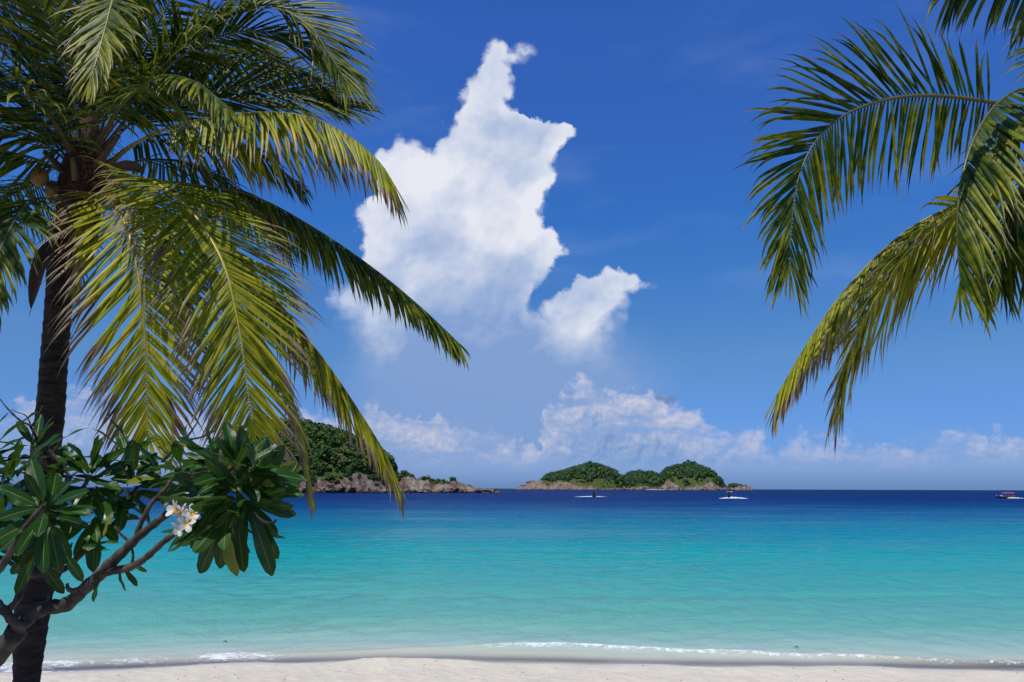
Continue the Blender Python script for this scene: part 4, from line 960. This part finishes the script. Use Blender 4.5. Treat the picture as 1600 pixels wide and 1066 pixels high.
# ---------------------------------------------------------------- unseen tree added over the viewpoint to shade the foreground
def shade_tree():
    rnd = random.Random(12); bz = float(sand_height(np.array([-4.6]), np.array([-5.0]))[0][0])
    t = empty('shade_tree', (-4.6, -5.0, bz), 'unseen beach tree added behind the viewpoint to shade the foreground', 'tree')
    base = Vector((-4.6, -5.0, bz)); mb = MB(); top = Vector((-4.2, -4.4, 6.0))
    line, L = catmull([base, base + Vector((.2, .1, 2)), top - Z3 * 1.6, top], 20); tube(mb, line, [.42 - .012 * i for i in range(21)], 14, jitter=.05); mb.build('trunk', M['fbark'], t)
    tips = []
    for k in range(11):
        an = k * 2.399; r = rnd.uniform(3.5, 6.5); e = top + Vector((math.cos(an) * r, math.sin(an) * r * .95, rnd.uniform(1.0, 3.0)))
        line, L = catmull([top - Z3 * rnd.uniform(0, 1.5), top.lerp(e, .5) + Z3 * .5, e], 12); mb = MB(); tube(mb, line, [.16 - .011 * i for i in range(13)], 8, jitter=.08); mb.build('branch', M['fbark'], t); tips += [line[6], line[9], line[12]]
    for e in (Vector((-6.5, 5.2, 10.3)), Vector((-8.5, 4.4, 10.6)), Vector((-9.5, 2.5, 10.4)), Vector((-6.3, 2.8, 10.6))):
        line, L = catmull([top - Z3 * .6, top.lerp(e, .5) + Z3 * .7, e], 12); mb = MB(); tube(mb, line, [.15 - .010 * i for i in range(13)], 8, jitter=.08); mb.build('branch', M['fbark'], t)
    mb = MB()
    for k in range(10500):
        c = rnd.choice(tips); p = c + Vector((rnd.gauss(0, 1.15), rnd.gauss(0, 1.15), rnd.gauss(.2, .55)))
        if k % 4 == 0: p = Vector((rnd.uniform(-10.5, -5.5), rnd.uniform(1.5, 6.6), rnd.uniform(9.6, 11.6)))  # leaf clumps added here to shade the palm crown's upper left
        elif p.y > 2.3 or p.z > 12 or p.z < 5.0: continue
        a = Vector((rnd.gauss(0, 1), rnd.gauss(0, 1), rnd.gauss(0, .4))).normalized(); b = a.cross(Vector((rnd.gauss(0, .4), rnd.gauss(0, .4), 1))).normalized(); s = rnd.uniform(.10, .19)
        mb.add([p - a * s, p + b * s * .5, p + a * s, p - b * s * .5], [(0, 1, 2, 3)], [(.1, rnd.random(), .0)] * 4)
    o = mb.build('foliage', M['shade_leaf'], t, False); o['kind'] = 'stuff'
shade_tree()

# ---------------------------------------------------------------- frangipani
FD = 4.5
fb = P(-170, 1500, FD); fb.z = 0.75
fr_tree = empty('frangipani_tree', fb, 'frangipani tree with glossy green leaves and white flowers at lower left', 'tree', None)
def branch(pts, radii, m='fbark', name='branch', jit=.06):
    if name == 'branch': radii = [r_ * .70 for r_ in radii]
    k = max(12, len(pts) * 6); line, L = catmull([p if isinstance(p, Vector) else P(*p) for p in pts], k)
    off = Vector((random.uniform(0, 50), 0, 0)); line = [p + Vector((noise.noise(p * 5 + off), noise.noise(p * 5 - off), noise.noise(p * 5 + off * 2))) * .012 for p in line]
    rr_ = np.interp(np.linspace(0, 1, k + 1), np.linspace(0, 1, len(radii)), radii)
    rr_ = [r * (1 + .10 * math.sin(i * 1.7) + random.uniform(-.04, .04)) for i, r in enumerate(rr_)]
    mb = MB(); tube(mb, line, rr_, 10, (0, 0, 0), 0, jit); mb.build(name, M[m], fr_tree); return line
branch([fb, P(-130, 1250, FD), P(-70, 1100, FD), P(0, 1018, FD), P(27, 985, FD)], [.11, .09, .075, .062, .06], name='trunk')
branch([(20, 992, FD), (45, 965, FD), (72, 950, FD), (105, 944, FD - .03), (135, 917, FD - .06), (162, 892, FD - .08), (205, 847, FD - .1), (235, 823, FD - .12), (262, 802, FD - .15), (300, 765, FD - .2), (335, 745, FD - .25), (370, 730, FD - .3)], [.060, .058, .058, .054, .050, .046, .036, .032, .028, .024, .020, .018])
branch([(162, 893, FD - .08), (185, 890, FD - .1), (207, 885, FD - .12), (232, 867, FD - .15), (272, 835, FD - .2), (310, 812, FD - .25), (350, 800, FD - .3), (378, 790, FD - .3)], [.035, .032, .028, .025, .021, .020, .018, .018])
branch([(-30, 925, FD - .1), (0, 950, FD - .08), (27, 975, FD - .05), (45, 968, FD)], [.04, .038, .036, .04])
branch([(8, 957, FD + .15), (28, 937, FD + .15), (38, 905, FD + .15), (70, 895, FD + .1), (105, 888, FD + .1), (150, 845, FD + .1), (195, 800, FD + .1), (215, 760, FD + .1)], [.03, .03, .03, .026, .024, .022, .020, .018])
branch([(-40, 925, FD - .3), (0, 888, FD - .3), (25, 852, FD - .35), (47, 815, FD - .4), (70, 790, FD - .4)], [.036, .032, .028, .026, .022])
branch([(75, 945, FD - .02), (85, 912, FD), (94, 890, FD), (94, 858, FD), (100, 820, FD), (120, 780, FD), (140, 745, FD)], [.020, .018, .017, .013, .014, .016, .018])
branch([(94, 893, FD), (105, 870, FD + .05), (112, 850, FD + .08)], [.012, .010, .008])
branch([(205, 847, FD - .1), (222, 815, FD - .1), (240, 785, FD - .1), (262, 760, FD - .1), (280, 730, FD - .1)], [.024, .021, .019, .018, .016])
branch([(200, 845, FD - .1), (186, 832, FD - .12), (180, 822, FD - .12)], [.014, .010, .008])
branch([(206, 880, FD - .1), (207, 865, FD - .1), (204, 848, FD - .05)], [.012, .01, .008])
branch([(130, 918, FD - .05), (115, 922, FD - .08), (106, 918, FD - .1), (104, 910, FD - .1)], [.028, .026, .018, .012])
branch([(-60, 860, FD + .1), (0, 870, FD + .1), (32, 892, FD + .15)], [.022, .02, .018])
branch([(75, 760, FD + .1), (78, 725, FD + .1), (66, 700, FD + .1), (48, 668, FD + .1), (35, 660, FD + .1), (18, 643, FD + .1), (0, 622, FD + .1), (-10, 605, FD + .1)], [.014, .012, .010, .009, .006, .006, .003, .002], 'twig', 'bare_twig')
branch([(48, 666, FD + .1), (40, 650, FD + .1), (28, 645, FD + .1), (18, 640, FD + .1)], [.005, .004, .003, .002], 'twig', 'bare_twig')
branch([(48, 668, FD + .1), (58, 655, FD + .1), (66, 635, FD + .1)], [.007, .006, .005], 'twig', 'bare_twig')
branch([(110, 745, FD - .1), (88, 716, FD - .1), (76, 705, FD - .1), (66, 698, FD - .1)], [.010, .009, .008, .007], 'twig', 'bare_twig')
branch([(78, 712, FD - .1), (90, 698, FD - .1), (97, 685, FD - .1)], [.007, .007, .006], 'twig', 'bare_twig')
branch([(255, 720, FD), (285, 692, FD), (310, 684, FD), (330, 676, FD), (342, 667, FD)], [.010, .009, .007, .005, .003], 'twig', 'bare_twig')
branch([(288, 690, FD), (300, 675, FD), (309, 662, FD)], [.008, .006, .004], 'twig', 'bare_twig')

def leaf_mesh(seed, L=.30, W=.080):
    rnd = random.Random(seed); nl, nw = 10, 6; me = bpy.data.meshes.new('leaf'); v = []; f = []; uv = []
    curve = rnd.uniform(.10, .55); tw = rnd.uniform(-.35, .35); cup = rnd.uniform(.10, .38)
    for i in range(nl + 1):
        t = i / nl
        w = (0.07 + 0.93 * math.sin(min(1.0, t * .90 + 0.02) ** 1.25 * math.pi) ** 0.75) * W / 2 if t > .12 else W * .04 * (1 + t)
        if t > .98: w = W * .07
        for j in range(nw + 1):
            s = j / nw * 2 - 1; y = t * L; z = -curve * L * .5 * t * t + cup * abs(s) * w * 1.1 + .006 * math.sin(t * 14 + seed) * abs(s)
            x = s * w; a = tw * t; v.append((x * math.cos(a) - z * math.sin(a) * .2, y, z + x * math.sin(a)))
    for i in range(nl):
        for j in range(nw):
            a = i * (nw + 1) + j; f.append((a, a + 1, a + nw + 2, a + nw + 1))
    me.from_pydata(v, [], f); l = me.uv_layers.new(name='UVMap')
    for p in me.polygons:
        p.use_smooth = True
        for li in p.loop_indices:
            q = me.loops[li].vertex_index; l.data[li].uv = ((q % (nw + 1)) / nw, (q // (nw + 1)) / nl)
    me.materials.append(M['frangi']); return me
LEAVES = [leaf_mesh(i) for i in range(9)]
leaf_n = 0
def put_leaf(p, d, up, s):
    global leaf_n
    y = d.normalized(); z = (up - y * up.dot(y)).normalized(); x = y.cross(z)
    o = bpy.data.objects.new('leaf', random.choice(LEAVES)); C.objects.link(o); o.parent = fr_tree
    m_ = Matrix((x, y, z)).transposed().to_4x4(); m_.translation = p
    o.matrix_parent_inverse = Matrix.Translation(-fr_tree.location); o.matrix_basis = m_ @ Matrix.Diagonal((s * random.uniform(.85, 1.15), s, s, 1)); leaf_n += 1
def rosette(px, py, Y, axis, n, s=1.0, spread=(25, 115), r=.03):
    """leaves spiral round the end of a branch"""
    c = P(px, py, Y); ax = Vector(axis).normalized(); a = ax.orthogonal().normalized(); b = ax.cross(a)
    for i in range(n):
        t = (i + .5) / n; th = R(spread[0] + (spread[1] - spread[0]) * t + random.gauss(0, 7)); ph = i * 2.399 + random.gauss(0, .25)
        rad = a * math.cos(ph) + b * math.sin(ph); d = ax * math.cos(th) + rad * math.sin(th)
        d = (d + Vector((0, 0, -.14))).normalized()
        up = (ax * math.sin(th) - rad * math.cos(th)) + Vector((random.gauss(0, .15),) * 3)
        p = c + d * r - ax * (.10 * t) ; put_leaf(p, d, up, s * random.uniform(.62, 1.15) * (0.72 + .28 * min(1, t * 3)))
RS = [(142, 738, FD, (.1, -.35, 1), 24, 1.0, (15, 112)), (20, 740, FD - .1, (-.2, -.3, 1), 22, 1.0, (15, 110)), (-25, 700, FD, (-.3, -.2, 1), 14, 1.0, (15, 100)),
      (72, 792, FD - .4, (.25, -.6, .45), 20, .92, (30, 125)), (95, 752, FD + .05, (-.1, -.4, .9), 16, .9, (25, 115)), (205, 752, FD + .1, (.5, -.3, .7), 18, .95, (20, 110)),
      (282, 728, FD - .1, (-.2, -.3, .8), 15, .85, (20, 105)), (368, 732, FD - .3, (.25, -.3, 1), 26, 1.05, (12, 118)), (385, 780, FD - .32, (.45, -.5, -.2), 26, 1.0, (30, 120)),
      (352, 805, FD - .32, (-.15, -.4, -1), 17, 1.05, (22, 85)), (10, 800, FD - .2, (-.3, -.6, .3), 16, .9, (30, 120)), (55, 700, FD + .1, (-.2, -.3, 1), 14, .85, (20, 100)), (150, 800, FD + .05, (.3, -.5, .3), 14, .85, (30, 115)), (205, 705, FD + .15, (.4, -.2, .9), 12, .85, (20, 95)), (60, 850, FD - .1, (.1, -.6, -.2), 10, .85, (30, 100)), (-10, 760, FD - .1, (-.2, -.6, .6), 16, .95, (20, 110)), (255, 740, FD + .1, (.1, -.4, .8), 12, .8, (20, 100)), (340, 720, FD - .2, (-.5, -.2, .8), 12, .95, (20, 100)),
      (410, 745, FD - .25, (.9, -.2, .3), 12, .95, (20, 80))]
for r_ in RS: rosette(*r_)
# single leaves seen apart from the clusters: base pixel -> tip pixel
for x0, y0, x1, y1, dd, s in ((160, 895, 142, 938, -.1, .8), (185, 885, 192, 922, -.1, .5), (192, 888, 214, 913, -.1, .55), (205, 882, 228, 892, -.1, .45), (172, 860, 130, 853, -.2, .8),
                              (178, 800, 160, 836, -.3, 1.0), (75, 850, 70, 893, -.4, .9), (98, 862, 128, 903, -.3, .9), (60, 870, 92, 925, -.1, 1.0), (150, 850, 182, 843, -.2, .6),
                              (392, 800, 425, 893, -.4, 1.1), (402, 795, 424, 872, -.35, 1.1), (335, 812, 262, 850, -.3, 1.05), (330, 812, 296, 853, -.3, .9), (350, 820, 305, 893, -.3, 1.0),
                              (352, 815, 360, 898, -.4, 1.05), (372, 815, 378, 890, -.35, 1.0), (300, 742, 252, 742, -.3, .9), (345, 775, 278, 776, -.35, .9), (380, 740, 470, 735, -.35, 1.1), (390, 770, 468, 768, -.35, 1.1), (395, 780, 455, 797, -.35, 1.0)):
    a, b_ = P(x0, y0, FD + dd), P(x1, y1, FD + dd + .02); d = b_ - a
    put_leaf(a, d, Vector((random.uniform(-.5, .3), -.7, .7)), d.length / .28)

def petal_mesh():
    me = bpy.data.meshes.new('petal'); v = []; f = []; nl, nw = 7, 4
    for i in range(nl + 1):
        t = i / nl; w = (.10 + .9 * math.sin((t * .86 + .04) * math.pi) ** .8) * .016
        for j in range(nw + 1):
            s = j / nw * 2 - 1; v.append((s * w + .006 * t, .004 + t * .048, .012 * math.sin(t * 1.8) + s * w * .45 + abs(s) * .002))
    for i in range(nl):
        for j in range(nw): a = i * (nw + 1) + j; f.append((a, a + 1, a + nw + 2, a + nw + 1))
    me.from_pydata(v, [], f); l = me.uv_layers.new(name='UVMap')
    for p in me.polygons:
        p.use_smooth = True
        for li in p.loop_indices: q = me.loops[li].vertex_index; l.data[li].uv = ((q % (nw + 1)) / nw, (q // (nw + 1)) / nl)
    me.materials.append(M['petal']); return me
PET = petal_mesh()
def flower(px, py, Y, face, s, spin=0, open_=1.0):
    c = P(px, py, Y); z = Vector(face).normalized(); x = z.orthogonal().normalized(); y = z.cross(x)
    mb = MB(); tube(mb, [c - z * .05 * s - Z3 * .01, c - z * .02 * s, c], [.004 * s, .004 * s, .007 * s], 7, (0, 0, 0)); fl = mb.build('flower', M['petal'], fr_tree)
    uvl = fl.data.uv_layers.new(name='UVMap')
    for i in range(5):
        o = bpy.data.objects.new('petal', PET); C.objects.link(o); o.parent = fl
        a = i * 2 * math.pi / 5 + spin; m_ = Matrix((x, y, z)).transposed().to_4x4(); m_.translation = c
        o.matrix_basis = m_ @ Matrix.Rotation(a, 4, 'Z') @ Matrix.Rotation((1 - open_) * 1.1, 4, 'X') @ Matrix.Scale(s, 4)
for args in ((302, 803, FD - .52, (.1, -1, .35), 1.0, .3), (293, 817, FD - .55, (-.1, -1, .1), 1.0, 1.1), (276, 796, FD - .48, (-.7, -.7, .4), 1.1, .5, .7), (283, 823, FD - .5, (-.5, -.8, -.2), 1.0, 0, .8),
             (284, 800, FD - .46, (-.3, -.9, .5), .9, .8), (426, 706, FD - .3, (.6, -.5, .7), .8, .2, .4), (430, 712, FD - .28, (.8, -.3, .4), .6, .2, .4)): flower(*args)
branch([(285, 815, FD - .48), (300, 812, FD - .44), (325, 800, FD - .38), (345, 790, FD - .32)], [.005, .006, .007, .008], 'fbark', 'flower_stalk', 0)
branch([(398, 802, FD - .45), (404, 812, FD - .46), (415, 819, FD - .47), (428, 816, FD - .48), (430, 812, FD - .48)], [.006, .007, .008, .007, .005], 'twig', 'dry_seed_pod', .25)

# ---------------------------------------------------------------- small things on sand and water
mb = MB(); rnd = random.Random(3)
for k in range(170):
    x = rnd.uniform(-9, 11); y = float(shore(x)) - rnd.uniform(.35, 2.1); z = float(sand_height(np.array([x]), np.array([y]))[0][0]); r = rnd.choice((.003, .004, .006, .009))
    mb.add([Vector((x + v.x * r * rnd.uniform(.8, 2.2), y + v.y * r, z + .004 + v.z * r * .6)) for v in ICO1], ICF1)
tag(mb.build('beach_debris', M['twig']), 'scattered bits of coral and dry leaf on the pale sand', 'debris', None, 'stuff')
for px, py, w, lab in ((352, 1003, .045, 'dark leaf floating alone on the shallow water left of centre'), (1245, 1012, .05, 'dark twig floating in the wave at the right')):
    d = ray(px, py); p = CAM + d * (-CAM.z + .04) / d.z
    mb = MB(); tube(mb, [p + Vector((-w, 0, 0)), p + Vector((-w * .3, .01, .018)), p + Vector((w * .4, 0, .012)), p + Vector((w, 0, -.005))], [.003, .010, .009, .002], 7, jitter=.2)
    o = mb.build('floating_leaf' if px < 800 else 'floating_twig', M['twig']); tag(o, lab, 'leaf' if px < 800 else 'twig')
print('leaves', leaf_n, 'objects', len(bpy.data.objects))
